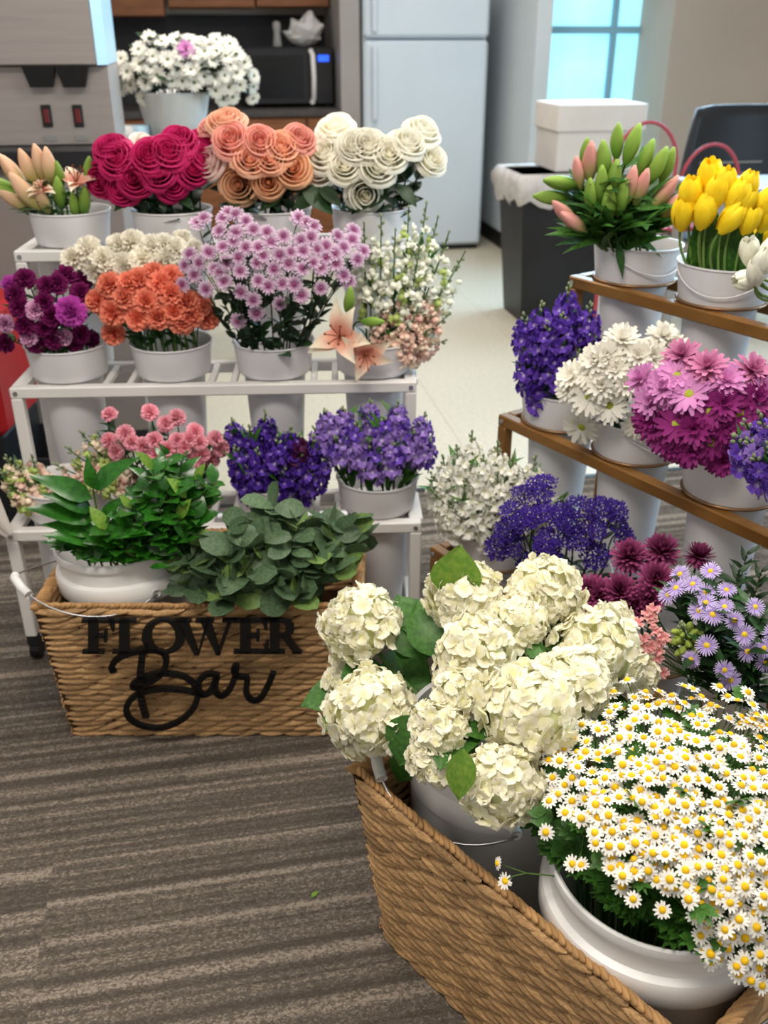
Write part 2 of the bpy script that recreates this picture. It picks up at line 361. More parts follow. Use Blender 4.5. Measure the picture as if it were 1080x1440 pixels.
# things on the microwave: crumpled bag, bottle
def crumple(name, label, cat, loc, sx, sy, sz, m, seed, group=None):
    r = random.Random(seed); mb = MB(); mb.ball(1, 1, 1, 1, (0, 0, 0), 14, 9); vs = []
    for x, y, z in mb.v:
        f = 1+.22*math.sin(x*5+seed)*math.sin(z*6+seed*2)+r.uniform(-.1, .1)
        vs.append((x*sx*f, y*sy*f, max(0, (z*.5+.5)*sz*f)))
    mb.v = vs; o = obj(name, mb.mesh(name, M[m], False), None, loc); o['label'] = label; o['category'] = cat; return o
M['bag'] = mat('plastic_bag', hx('e4e2e0'), hx('cfccc8'), .4, nscale=20, transl=.2)
p = room(ub-.18, vm+.15, zb+.0); bag = crumple('plastic_bag', 'crumpled white plastic bag lying on top of the black microwave', 'bag', p, .13, .1, .19, 'bag', 3)
M['orange'] = mat('orange_print', hx('d9722c'), rough=.5)
mb = MB(); mb.ball(.03, 1.3, .4, .7, (.02, -.09, .09)); part('printed_patch', mb, 'orange', bag, smooth=True)
def lathe_obj(name, prof, m, loc, label=None, cat=None, n=24, parent=None, group=None):
    mb = MB(); mb.lathe(prof, n); o = obj(name, mb.mesh(name, M[m], True), parent, loc)
    if label: o['label'] = label
    if cat: o['category'] = cat
    if group: o['group'] = group
    return o
M['grey'] = mat('grey_plastic', hx('8d8b88'), rough=.4)
lathe_obj('pepper_mill', [(.001, 0), (.03, 0), (.032, .01), (.024, .06), (.022, .09), (.028, .12), (.026, .15), (.001, .16)], 'grey', room(ub-.37, vm+.12, zb), 'small grey mill standing on the microwave beside the plastic bag', 'pepper mill')
# closet wall, window wall
wall('wall_closet', 2.17, uz(772, 100, 6.4)[0], 6.4, VW, 0, 3.0, 'wallwhite')
mb = MB(); rbox(mb, 2.155, 2.17, 6.4, VW, 0, .11); o = part('baseboard_closet', mb, 'black', None, kind='structure'); o.rotation_euler = (0, 0, RA)
mb = MB(); rbox(mb, 2.155, uz(772, 100, 6.4)[0], 6.385, 6.4, 0, .11); o = part('baseboard_closet_end', mb, 'black', None, kind='structure'); o.rotation_euler = (0, 0, RA)
VWN = 6.65; wu0 = uz(772, 40, 6.4)[0]; wu1 = uz(950, 40, 6.2)[0]+.05; wz0 = uz(850, 236, VWN)[1]
wall('wall_window', wu0, wu1+.3, VWN, VWN+.12, 0, wz0, 'wall')
wall('wall_column', uz(951, 0, 6.2)[0], 5.2, 6.2, 6.7, 0, 3.0, 'wall')
M['pane'] = mat('daylit_pane', (.30, .74, .92), (.40, .82, .97), .2, nscale=2, emit=.85)
M['frame'] = mat('window_frame', hx('86b6cb'), rough=.5)
M['blind'] = mat('blind_slat', (.42, .80, .95), rough=.5, emit=.55)
wn = obj('window_1', None, None, room(wu0, VWN, wz0)); wn.rotation_euler = (0, 0, RA); wn['kind'] = 'structure'
WW, WH = wu1-wu0+.25, 1.15; um = uz(866, 40, VWN)[0]-wu0; zm = uz(866, 42, VWN)[1]-wz0
for a, b in ((0, um), (um, WW)):
    for c, d in ((0, zm), (zm, WH)):
        mb = MB(); mb.box((a+.015, .05, c+.015), (b-.015, .056, d-.015)); part('pane', mb, 'pane', wn)
        for i in range(int((d-c)/.035)):
            if rnd.random() < .75:
                mb = MB(); mb.box((a+.05, .062, c+.03+i*.035), (b-.05, .075, c+.034+i*.035)); part('blind_slat', mb, 'blind', wn)
mb = MB()
for a in (0, um, WW-.03): mb.box((a-.02, .02, 0), (a+.02, .08, WH))
for c in (0, zm, WH-.02): mb.box((0, .018, c-.022), (WW, .082, c+.022))
part('window_frame', mb, 'frame', wn)
mb = MB(); mb.box((-.02, -.12, -.04), (WW, .02, 0)); part('window_sill', mb, 'wallwhite', wn)
# black waste bin with a bag, storage box on top
vb = 4.85; b0 = uz(737, 250, vb)[0]; zb_ = uz(800, 248, vb)[1]
M['liner'] = mat('bin_liner', hx('d8d4cf'), hx('c2bdb8'), .45, nscale=18, transl=.15)
bn = rthing('waste_bin', 'tall black waste bin with a white liner, storage box on top', 'bin', b0, vb, 0)
mb = MB(); vs = []
for z, i in ((0, .05), (zb_-.1, 0), (zb_, 0)): vs += [(i, i, z), (.52-i, i, z), (.52-i, .42-i, z), (i, .42-i, z)]
mb.add(vs, [(3, 2, 1, 0)]+[(r*4+i, r*4+(i+1) % 4, r*4+4+(i+1) % 4, r*4+4+i) for r in (0, 1) for i in range(4)]+[(8, 9, 10, 11)]); part('body', mb, 'blackplastic', bn)
mb = MB(); vs = []; n = 40
for r in range(5):
    for i in range(n):
        q = i/n*4; s_ = int(q); t = q-s_
        c = [(0, 0), (.52, 0), (.52, .42), (0, .42), (0, 0)]
        x = c[s_][0]+(c[s_+1][0]-c[s_][0])*t; y = c[s_][1]+(c[s_+1][1]-c[s_][1])*t
        e = [(-.01, .0), (.012, .015), (.03, -.03), (.035, -.09), (.02, -.14)][r]
        f = 1+(e[0]+.012*math.sin(i*2.3+r)*(r > 1))*4
        vs.append(((x-.26)*f+.26, (y-.21)*f+.21, zb_+e[1]+(.025*math.sin(i*1.7)*(r > 2))))
mb.add(vs, [(r*n+i, r*n+(i+1) % n, r*n+n+(i+1) % n, r*n+n+i) for r in range(4) for i in range(n)]+[tuple(range(n))]); part('bin_liner', mb, 'liner', bn, smooth=True)
M['card'] = mat('white_card', hx('d9d3cc'), hx('d0cac2'), .75, nscale=5)
xb0, zbx = uz(782, 243, vb+.02); xb1 = uz(898, 243, vb+.02)[0]; ztop = uz(800, 147, vb+.02)[1]; zl = zb_+.018
bx = rthing('storage_box', 'white cardboard storage box with lid standing on the waste bin', 'box', xb0, vb+.03, zl)
bw, bh = xb1-xb0, ztop-zl
mb = MB(); rbox(mb, 0, bw, 0, .34, 0, bh-.02, .004); part('body', mb, 'card', bx)
mb = MB(); rbox(mb, -.012, bw+.012, -.012, .352, bh-.13, bh, .006); part('lid', mb, 'card', bx)
mb = MB(); mb.ball(.045, 1, .1, .32, (bw*.72, -.013, bh-.16), 12, 6); part('hand_hole', mb, 'grey', bx)
# office chair back, table, red wire hoops
vch = 4.75; ch = rthing('office_chair', 'black plastic office chair with slotted backrest behind the grey table', 'chair', uz(1036, 240, vch)[0], vch, 0)
zt, zbot = uz(1040, 148, vch)[1], uz(1040, 262, vch)[1]; hw = uz(1120, 200, vch)[0]-uz(1036, 240, vch)[0]+.01
mb = MB(); vs = []; nx, nz = 10, 6
for sd in (0, 1):
    for j in range(nz+1):
        for i in range(nx+1):
            u_ = i/nx*2-1; t = j/nz; wd = hw*(1.06-.22*t**1.5); corner = max(0, t-.8)*.35*max(0, abs(u_)-.6)**1.0
            vs.append((u_*wd, .06*(u_**2)*-1+.05*t+sd*.02, zbot+(zt-zbot)*t-corner*.5))
fs = []; q = (nx+1)*(nz+1)
for j in range(nz):
    for i in range(nx):
        a = j*(nx+1)+i; fs += [(a, a+1, a+nx+2, a+nx+1), (q+a+nx+1, q+a+nx+2, q+a+1, q+a)]
for j in range(nz):
    for i in (0, nx):
        a = j*(nx+1)+i; fs.append((a, a+nx+1, q+a+nx+1, q+a))
for i in range(nx):
    for j in (0, nz):
        a = j*(nx+1)+i; fs.append((a, a+1, q+a+1, q+a))
mb.add(vs, fs); bk = part('backrest', mb, 'blackplastic', ch, smooth=True)
for zz in (.16, .30):
    mb = MB(); mb.box((-hw*.85, -.012, zbot+(zt-zbot)*zz), (hw*.4, -.004, zbot+(zt-zbot)*zz+.008)); part('slot', mb, 'grey', bk)
mb = MB(); rbox(mb, -.24, .24, -.1, .38, .43, .48, .02); part('seat', mb, 'blackplastic', ch)
for sx in (-.2, .2):
    mb = MB(); mb.tube([(sx, .36, 0), (sx, .34, .44)], .012, n=8); part('leg', mb, 'grey', ch, smooth=True)
    mb = MB(); mb.tube([(sx, -.08, 0), (sx, -.02, .45), (sx, .03, zbot+.1)], .012, n=8); part('leg', mb, 'grey', ch, smooth=True)
vtb = 3.75; t0, tz = uz(1008, 268, vtb); tb = rthing('side_table', 'grey laminate table in front of the black office chair', 'table', t0, vtb, 0)
M['laminate'] = mat('grey_laminate', hx('8f8a8a'), hx('878282'), .4, nscale=6)
mb = MB(); rbox(mb, 0, 1.0, 0, .42, tz-.03, tz, .006); part('tabletop', mb, 'laminate', tb)
for x_ in (.05, .95):
    for y_ in (.05, .38):
        mb = MB(); mb.box((x_-.02, y_-.02, 0), (x_+.02, y_+.02, tz-.03)); part('leg', mb, 'grey', tb)
M['redwire'] = mat('red_wire', hx('a8424c'), rough=.4)
vh = 4.25; stb = rthing('serving_cart', 'red wire cart with tall hoop handles behind the lily buckets', 'cart', uz(905, 250, vh)[0], vh, 0)
zc0 = .62
for hxp, r_ in ((0, .155), (.33, .15)):
    zz = uz(900, 172 if hxp == 0 else 205, vh)[1]
    mb = MB(); mb.tube([(hxp+r_*math.cos(PI*k/16), 0, zz-r_*1.3+r_*1.3*math.sin(PI*k/16)) if 0 < k < 16 else (hxp+r_*math.cos(PI*k/16), 0, zc0) for k in range(17)], .009, n=6); part('hoop_handle', mb, 'redwire', stb, smooth=True)
mb = MB(); rbox(mb, -.17, .5, -.06, .06, zc0-.02, zc0, .006); part('tray', mb, 'redwire', stb)
for x_ in (-.15, .46):
    for y_ in (-.05, .05):
        mb = MB(); mb.tube([(x_, y_*.8, 0), (x_, y_*.8, zc0-.02)], .012, n=6); part('leg', mb, 'redwire', stb)
# beverage machine on its counter
vv = 3.45; m0 = uz(-40, 92, vv)[0]; m1 = uz(137, 92, vv)[0]; zh = uz(60, 92, vv)[1]; zlo = uz(60, 207, vv)[1]; zg = uz(60, 231, vv)[1]
bm_ = rthing('beverage_dispenser', 'stainless steel ice and beverage dispenser with two black nozzles', 'dispenser', m0, vv, 0)
mw_ = m1-m0
mb = MB(); rbox(mb, 0, mw_, 0, .5, zh, zh+.6, .004); part('upper_housing', mb, 'steel', bm_)
M['paleblue'] = mat('pale_blue_trim', hx('b5d6e6'), hx('a9cbdc'), .4, nscale=3)
mb = MB(); mb.add([(mw_, .0, zh), (mw_+.03, .05, zh), (mw_+.03, .5, zh), (mw_, .5, zh), (mw_, .0, zh+.6), (mw_+.03, .05, zh+.6), (mw_+.03, .5, zh+.6), (mw_, .5, zh+.6)], [(3, 2, 1, 0), (4, 5, 6, 7), (0, 1, 5, 4), (1, 2, 6, 5), (2, 3, 7, 6), (3, 0, 4, 7)]); part('side_trim', mb, 'paleblue', bm_)
mb = MB(); rbox(mb, 0, mw_+.03, .05, .5, zlo, zh-.002, .004); part('lower_panel', mb, 'steel', bm_)
for xp in (54, 101):
    uu = uz(xp, 100, vv)[0]-m0; zz = uz(xp, 123, vv)[1]
    mb = MB(); mb.add([(uu-.052, .0, zh), (uu+.052, .0, zh), (uu+.052, .07, zh), (uu-.052, .07, zh), (uu-.034, .005, zz), (uu+.034, .005, zz), (uu+.034, .06, zz), (uu-.034, .06, zz)], [(3, 2, 1, 0), (4, 5, 6, 7), (0, 1, 5, 4), (1, 2, 6, 5), (2, 3, 7, 6), (3, 0, 4, 7)])
    part('nozzle', mb, 'black', bm_)
M['redlens'] = mat('red_lens', hx('6a2424'), rough=.3)
M['red'] = mat('red_plastic', hx('a01018'), hx('8c0d14'), .4, nscale=4)
for xp in (66, 110):
    uu = uz(xp, 163, vv+.05)[0]-m0; zz = uz(xp, 163, vv+.05)[1]
    mb = MB(); rbox(mb, uu-.016, uu+.016, .042, .05, zz-.034, zz+.034, .002); lv = part('indicator', mb, 'blackplastic', bm_)
    mb = MB(); rbox(mb, uu-.009, uu+.009, .037, .043, zz-.022, zz+.022, .002); part('red_light_lens', mb, 'redlens', lv)
    mb = MB(); rbox(mb, uu-.02, uu+.022, .047, .05, zz-.078, zz-.06, .001); part('badge', mb, 'grey', bm_)
mb = MB(); rbox(mb, -.02, mw_+.02, -.1, .5, zg, zlo-.001, .004); dt = part('drip_tray', mb, 'blackplastic', bm_)
M['cabgrey'] = mat('grey_cabinet', hx('8b827c'), hx('837a74'), .6, nscale=4)
mb = MB(); rbox(mb, -.05, mw_+.03, -.05, .55, .1, zg-.001, .004); bc = part('base_cabinet', mb, 'cabgrey', bm_)
mb = MB(); rbox(mb, -.04, mw_+.02, .0, .5, 0, .1, 0); part('toe_kick', mb, 'blackplastic', bm_)
# red bin and dark crate behind the white stand
rb = thing('red_bin', 'red plastic bin on a black base beside the white flower stand', 'bin', (-1.54, 2.68, 0))
mb = MB(); rbox(mb, 0, .38, 0, .36, .32, .70, .02); part('body', mb, 'red', rb)
mb = MB(); rbox(mb, .02, .36, .02, .34, .05, .32, .01); part('base', mb, 'blackplastic', rb)
for x_ in (.06, .32):
    mb = MB(); mb.tube([(x_-.02, .05, .03), (x_+.02, .05, .03)], .03, n=12); part('wheel', mb, 'black', rb)
    mb = MB(); mb.tube([(x_-.02, .3, .03), (x_+.02, .3, .03)], .03, n=12); part('wheel', mb, 'black', rb)
p = at_z(172, 606, .0); cr_ = thing('storage_crate', 'open black plastic crate on the floor behind the white stand', 'crate', (p.x, 2.70, 0), .1)
mb = MB(); mb.box((-.16, 0, 0), (.16, .32, .012)); part('crate_bottom', mb, 'blackplastic', cr_)
for a in (((-.16, 0, .012), (.16, .012, .24)), ((-.16, .308, .012), (.16, .32, .24)), ((-.16, .012, .012), (-.148, .308, .24)), ((.148, .012, .012), (.16, .308, .24))):
    mb = MB(); mb.box(*a); part('side_panel', mb, 'blackplastic', cr_)
# ------------------------------------------------------------------ stands and buckets
def stand(name, label, corner, ang, W, tiers, depth, m, centres, rings, casters):
    t = thing(name, label, 'flower stand', (corner[0], corner[1], 0), ang); r = .028; z0 = .075 if casters else 0.0
    nb = len(tiers)
    for k, (z, back) in enumerate(tiers):
        y0 = back
        def rail(nm, lo, hi):
            mb = MB(); mb.box(lo, hi, .003); return part(nm, mb, m, t)
        rail('front_rail', (0, y0, z-r), (W, y0+r, z)); rail('back_rail', (0, y0+depth-r, z-r), (W, y0+depth, z))
        for x in (0, W-r): rail('side_rail', (x, y0+r, z-r), (x+r, y0+depth-r, z))
        for c in centres[k]:
            if rings:
                mb = MB(); mb.tube([(c+.0935*math.cos(2*PI*i/32), y0+depth/2+.0935*math.sin(2*PI*i/32), z+.004) for i in range(33)], .0036, n=6, cap=False); part('bucket_ring', mb, 'ring', t, smooth=True)
            else:
                for s_ in (-1, 1):
                    mb = MB(); mb.box((c+s_*.1-.008, y0+r, z-.018), (c+s_*.1+.008, y0+depth-r, z-.002), .002); part('cross_bar', mb, m, t)
        for x in (0, W-r):
            mb = MB(); mb.box((x, y0, z0), (x+r, y0+r, z-r), .003); lg = part('leg', mb, m, t)
            mb = MB(); mb.tube([(x+r/2, y0+.004, z-r/2), (x+r/2, y0-.0025, z-r/2)], .006, n=8); part('bolt', mb, 'wire', t)
            if k == nb-1: mb = MB(); mb.box((x, y0+depth-r, z0), (x+r, y0+depth, z-r), .003); part('leg', mb, m, t)
    back = tiers[-1][1]+depth
    for x in (0, W-r):
        mb = MB(); mb.box((x, tiers[0][1]+r, z0), (x+r, back-r, z0+r), .003); part('base_rail', mb, m, t)
        for y in ((.014, back-.014) if casters else ()):
            mb = MB(); mb.box((x+.002, y-.014, .05), (x+r-.002, y+.014, z0)); c_ = part('caster', mb, 'blackplastic', t)
            mb = MB(); mb.tube([(x+.002, y+.012, .027), (x+r-.002, y+.012, .027)], .027, n=16); part('wheel', mb, 'black', c_)
    mb = MB(); mb.box((r, back-r, z0), (W-r, back, z0+r), .003); part('base_rail', mb, m, t)
    return t
AA = math.atan2(.048, .99); AC = (-.903, 1.964); AW = .995; AT = ((.376, 0), (.662, .205), (.948, .41)); AD = .205
ACX = [.126, .385, .640, .893]
BA = math.atan2(-.822, .57); BC = (.113, 2.03); BW = .98; BT = ((.30, 0), (.605, .2), (.915, .4)); BD = .2
BCX = [[.115, .345, .575, .80]]*3
BCX = [[.12, .36, .61, .86], [.115, .345, .595, .84], [.115, .36, .60, .83]]
stand('flower_stand', 'white three-tier metal flower stand on casters behind the lettered basket', AC, AA, AW, AT, AD, 'whitemetal', [ACX]*3, False, True)
stand('flower_stand', 'bronze three-tier metal flower stand with wire rings beside the walkway', BC, BA, BW, BT, BD, 'gold', BCX, True, False)
def loc(c, a, x, y, z): return V3((c[0]+x*math.cos(a)-y*math.sin(a), c[1]+x*math.sin(a)+y*math.cos(a), z))
bk_me = MB(); bk_me.lathe([(.001, -.325), (.056, -.325), (.060, -.318), (.0775, -.004), (.0775, 0), (.090, .002), (.0915, .006), (.1005, .076), (.1035, .079), (.103, .082), (.100, .082), (.0965, .074), (.0875, .008), (.076, .0), (.058, -.315), (.001, -.318)], 40)
bk_mesh = bk_me.mesh('bucket', M['plastic'], 'sharp')
BK = {}
M['water'] = mat('murky_water', hx('4a5238'), rough=.1, spec=.5)
def bucket(key, c, a, x, y, z, label):
    o = obj('flower_bucket', bk_mesh, None, loc(c, a, x, y, z+.003)); o['category'] = 'bucket'; o['group'] = 'white flower buckets'
    o['label'] = label; o.rotation_euler = (0, 0, rnd.random()*6); BK[key] = o.location.copy()
    if key[0] == 'A': return
    mb = MB(); mb.tube([(.1025*math.cos(q), .1025*math.sin(q), .07-.045*math.sin((q-.3)/2.4*PI)) for q in [.3+2.4*i/12 for i in range(13)]], .0017, n=5); part('wire_handle', mb, 'plastic', o, smooth=True)
an = ['peach lily buds', 'magenta roses', 'peach and blush roses', 'cream roses', 'purple carnations', 'coral carnations', 'lilac chrysanthemums', 'open lilies and snapdragons', 'pale pink snapdragons', 'pink spray carnations', 'dark purple stock', 'lavender stock']
bn_ = ['green lily buds', 'yellow tulips', 'white tulips', None, 'deep violet stock', 'white daisies', 'pink and magenta daisies', 'violet stock', 'white stock', 'blue statice', 'burgundy pompon chrysanthemums', 'lilac asters']
tn = ['lowest', 'middle', 'top']
for k in (2, 1, 0):
    for i in range(4):
        q = (2-k)*4+i
        bucket('A%d' % (q+1), AC, AA, ACX[i], AT[k][1]+AD/2, AT[k][0], 'white bucket of %s on the %s tier of the white stand' % (an[q], tn[k]))
        if bn_[q]: bucket('B%d' % (q+1), BC, BA, BCX[k][i], BT[k][1]+BD/2, BT[k][0], 'white bucket of %s on the %s tier of the bronze stand' % (bn_[q], tn[k]))
# ------------------------------------------------------------------ woven baskets
def bump(l, w, h, seed):
    r = random.Random(seed); mb = MB(); vs = []; n, m = 5, 3
    for i in range(n+1):
        t = i/n; ww = math.sin(PI*(.06+.88*t))**.6
        for j in range(m+1):
            u = j/m*2-1; vs.append(((t-.5)*l, u*w/2*ww+.12*w*math.sin(t*5+seed), h*math.sin(PI*(.04+.92*t))**.7*(1-u*u)**.6*(1+r.uniform(-.12, .12)) - .001))
    fs = [(i*(m+1)+j, (i+1)*(m+1)+j, (i+1)*(m+1)+j+1, i*(m+1)+j+1) for i in range(n) for j in range(m)]
    mb.add(vs, fs); return mb
SB = [bump(1, 1, 1, s) for s in range(5)]; SM = [b.mesh('strand', M['strand']) for b in SB]
coil = MB(); coil.ball(1, 1, .5, .5, (0, 0, 0), 8, 6); coil_me = coil.mesh('rim_coil', M['rope'])
def basket(label, corner, ang, L, W, H, fl, fl2=.02):
    t = thing('woven_basket', label, 'basket', (corner[0], corner[1], 0), ang)
    top = [(0, 0), (L, 0), (L, W), (0, W)]; bot = [(fl2, fl), (L-fl2, fl), (L-fl2, W-fl), (fl2, W-fl)]; th = .014
    def ins(c, d): return [(c[0][0]+d, c[0][1]+d), (c[1][0]-d, c[1][1]+d), (c[2][0]-d, c[2][1]-d), (c[3][0]+d, c[3][1]-d)]
    mb = MB(); vs = [(x, y, .004) for x, y in bot]+[(x, y, H-.006) for x, y in top]+[(x, y, H-.006) for x, y in ins(top, th)]+[(x, y, .05) for x, y in ins(bot, th)]
    mb.add(vs, [(3, 2, 1, 0)]+[(r*4+i, r*4+(i+1) % 4, r*4+4+(i+1) % 4, r*4+4+i) for r in range(3) for i in range(4)]+[(12, 13, 14, 15)]); part('basket_wall', mb, 'basketcore', t)
    rows, cols = 23, 13; jm = MB()
    for fi in range(4):
        a0, a1 = V3((*top[fi], H)), V3((*top[(fi+1) % 4], H)); c0, c1 = V3((*bot[fi], 0)), V3((*bot[(fi+1) % 4], 0))
        e1 = (a1-a0).normalized(); up = (((a0+a1)-(c0+c1))/2).normalized(); nn = e1.cross(up).normalized()
        nc = cols if fi % 2 == 0 else max(6, round(cols*W/L)); full = (a1-a0).length
        # the outside, and the inside of the far walls which shows above the contents
        for inside in (0, 1):
            for r in range(rows):
                tz = (r+.5)/rows
                for k in range(nc):
                    if inside and (tz < .6 or fi == 0): continue
                    tx = (k+.5+(.5 if r % 2 else 0)*.9+rnd.uniform(-.12, .12)-.2)/nc; hl = .75*1.1/nc*.92; tx = min(1-hl, max(hl, tx))
                    P = (c0.lerp(c1, tx)).lerp(a0.lerp(a1, tx), tz)
                    n2 = -nn if inside else nn; P = P+n2*(.0 if not inside else th)
                    lng = full/nc*1.5; wdt = H/rows*1.16
                    slant = (.13 if not inside else -.13)+rnd.uniform(-.12, .12)
                    x = e1*math.cos(slant)+up*math.sin(slant); y = n2.cross(x)
                    mt = Matrix((x*lng*rnd.uniform(.85, 1.1), y*wdt*rnd.uniform(.85, 1.15), n2*(.0105 if not inside else .004))).transposed().to_4x4(); mt.translation = P
                    s_ = rnd.randrange(5)
                    if fi == 0 and not inside:
                        o = bpy.data.objects.new('strand', SM[s_]); COL.objects.link(o); o.parent = t; o.matrix_local = mt
                    else:
                        jm.add([mt @ V3(v) for v in SB[s_].v], SB[s_].f)
        n = int(full/.0112)
        for k in range(n):
            P = a0.lerp(a1, (k+.5)/n)+up*.002-nn*th*.5+V3((rnd.uniform(-.001, .001), rnd.uniform(-.001, .001), rnd.uniform(-.0015, .0015)))
            x = (e1*.78+nn*.42+up*.48).normalized(); y = up.cross(x).normalized(); z = x.cross(y)
            mt = Matrix((x*.0235, y*.0125, z*.0165)).transposed().to_4x4(); mt.translation = P
            o = bpy.data.objects.new('rim_coil', coil_me); COL.objects.link(o); o.parent = t; o.matrix_local = mt
    part('woven_strands', jm, 'strandi', t, smooth=True, kind='stuff'); return t
K1 = (-.727, 1.645); L1, W1, HB = .675, .33, .365
basket('woven brown basket with the black letters hung on its front', K1, 0.0, L1, W1, HB, .04, .018)
BD2 = math.atan2(-.756, .654); K2 = (-.05, 1.163)
basket('woven brown basket holding the hydrangea and chamomile pails', K2, BD2, .64, .335, HB, .03, .045)
# ------------------------------------------------------------------ pails (big white buckets)
def pail(label, p, z, tilt, hq, bail, h=.38, flange=True):
    t = thing('plastic_pail', label, 'pail', (p[0], p[1], z), 0); t.rotation_euler = tilt
    mb = MB(); s_ = .98
    pr = [(.001, 0), (.128, 0), (.132, .006), (.142, h-.10)]
    pr += [(.158, h-.097), (.1605, h-.09), (.160, h-.062), (.157, h-.056), (.1475, h-.052)] if flange else [(.145, h-.098), (.146, h-.056), (.144, h-.052)]
    pr += [(.146, h-.02), (.152, h-.018), (.1535, h-.012), (.152, h-.003), (.149, h), (.144, h-.004), (.142, h-.03), (.136, h-.1), (.13, .01), (.001, .01)]
    mb.lathe([(r*s_, zz) for r, zz in pr], 72); part('body', mb, 'pail', t, smooth='sharp')
    # wire bail from ear to ear round one side (bearing hq), plastic grip at its middle
    bulge, zm_, mid = bail; pts = []
    for i in range(29):
        q = hq-PI/2+PI*i/28; sn = math.sin(PI*i/28); r = .164+bulge*sn**1.5
        pts.append((r*math.cos(q), r*math.sin(q), h-.078-.03*math.sin(2*PI*min(i, 28-i)/28)+zm_*sn**2))
    for e in (0, 1): pts.insert(len(pts)*e, (.150*math.cos(hq+(2*e-1)*PI/2), .150*math.sin(hq+(2*e-1)*PI/2), h-.078))
    mb = MB(); mb.tube(pts, .0021, n=6); b = part('wire_bail', mb, 'wire', t, smooth=True)
    if mid:
        mb = MB(); g = [V3(p_) for p_ in pts[13:18]]; mb.tube(g, .0095, n=12); part('grip', mb, 'pail', b, smooth=True)
    for e in (-1, 1):
        mb = MB(); q = hq+e*PI/2; mb.tube([(.143*math.cos(q), .143*math.sin(q), h-.078), (.162*math.cos(q), .162*math.sin(q), h-.078)], .009, n=10); part('ear', mb, 'pail', t, smooth=True)
    return t, b
P1 = (-.558, 1.815); P3 = (.374, .920); P2 = (.182, 1.182)
t1_, b1_ = pail('white pail of mixed green leaves in the lettered basket', P1, .062, (math.radians(-2), math.radians(-3), 0), math.radians(-145), (.075, .05, True))
t2_, b2_ = pail('white pail of hydrangeas at the far end of its basket', P2, .05, (0, 0, 0), math.radians(-175), (.032, .03, True), .40, False)
t3_, b3_ = pail('white pail of chamomile at the near end of its basket', P3, .056, (0, 0, 0), math.radians(-35), (.03, -.02, False))
# ------------------------------------------------------------------ the lettered sign
SO = V3((K1[0], K1[1]-.028, HB)); SN = V3((0, -HB, -.04)).normalized(); SU = V3((0, -.04, HB)).normalized()
def on_sign(x, y):
    d = ray(x, y); t = (SO-CO).dot(SN)/d.dot(SN); p = CO+d*t-SO; return p.x, p.dot(SU)
sg = thing('lettered_sign', 'black cut-out sign reading FLOWER Bar hung on the basket front', 'sign', SO); ST = .009
def ext(mb, poly):
    n = len(poly); ar = sum(poly[i][0]*poly[(i+1) % n][1]-poly[(i+1) % n][0]*poly[i][1] for i in range(n))
    if ar < 0: poly = poly[::-1]
    f = lambda p, d: V3((p[0], 0, 0))+SU*p[1]+SN*d
    mb.add([f(p, 0) for p in poly]+[f(p, ST) for p in poly], [tuple(range(n, 2*n))]+[(i, (i+1) % n, n+(i+1) % n, n+i) for i in range(n)]+[tuple(range(n-1, -1, -1))])
def glyph(name, x0, x1, y0, y1, polys, ring=None):
    """polys in a unit box, set between photo pixels x0..x1 and y0 (top)..y1 (foot)"""
    mb = MB(); f = lambda p: on_sign(x0+(x1-x0)*p[0], y1+(y0-y1)*p[1])
    for P in polys: ext(mb, [f(p) for p in P])
    if ring:
        n = 28; c = [(.5+.5*math.cos(2*PI*i/n), .5+.5*math.sin(2*PI*i/n)) for i in range(n)]; d = [(.5+.27*math.cos(2*PI*i/n), .5+.42*math.sin(2*PI*i/n)) for i in range(n)]
        for i in range(n): ext(mb, [f(c[i]), f(c[(i+1) % n]), f(d[(i+1) % n]), f(d[i])])
    part(name, mb, 'black', sg)
bx_ = lambda a, b, c, d: [(a, b), (c, b), (c, d), (a, d)]
glyph('letter', 116, 162, 868, 916, [bx_(.2, 0, .5, 1), bx_(0, .91, .95, 1), bx_(.02, 0, .7, .09), bx_(.4, .46, .74, .55), [(.8, 1), (1, 1), (1, .66), (.93, .66)], [(.68, .34), (.78, .34), (.78, .68), (.68, .68)]])
glyph('letter', 158, 210, 868, 916, [bx_(.2, 0, .48, 1), bx_(.02, .91, .66, 1), bx_(.02, 0, .95, .09), [(.8, 0), (1, 0), (1, .38), (.93, .38)]])
glyph('letter', 200, 262, 867, 917, [], True)
glyph('letter', 247, 332, 868, 918, [[(.02, 1), (.2, 1), (.40, 0), (.32, 0)], [(.36, 0), (.40, 0), (.56, .9), (.52, 1)], [(.4, 1), (.58, 1), (.75, 0), (.68, 0)], [(.68, 0), (.74, 0), (.94, .95), (.88, 1)], bx_(-.03, .92, .27, 1), bx_(.34, .92, .64, 1), bx_(.78, .92, 1.03, 1)])
glyph('letter', 328, 378, 868, 916, [bx_(.2, 0, .5, 1), bx_(.02, .91, .95, 1), bx_(.02, 0, .97, .09), bx_(.4, .46, .72, .55), [(.8, 1), (.97, 1), (.97, .7), (.9, .7)], [(.82, 0), (1, 0), (1, .34), (.93, .34)], bx_(.66, .36, .75, .66)])
bow = []
for i in range(8):
    q0, q1 = PI/2-PI*i/8, PI/2-PI*(i+1)/8
    bow.append([(.5+.3*math.cos(q0), .73+.27*math.sin(q0)), (.5+.3*math.cos(q1), .73+.27*math.sin(q1)), (.45+.12*math.cos(q1), .73+.19*math.sin(q1)), (.45+.12*math.cos(q0), .73+.19*math.sin(q0))])
glyph('letter', 372, 425, 868, 916, bow+[bx_(.15, 0, .4, 1), bx_(0, .92, .5, 1), bx_(0, 0, .55, .09), bx_(.38, .45, .52, .54), [(.45, .5), (.66, .5), (1.0, 0), (.78, 0)], bx_(.74, 0, 1.0, .08)])
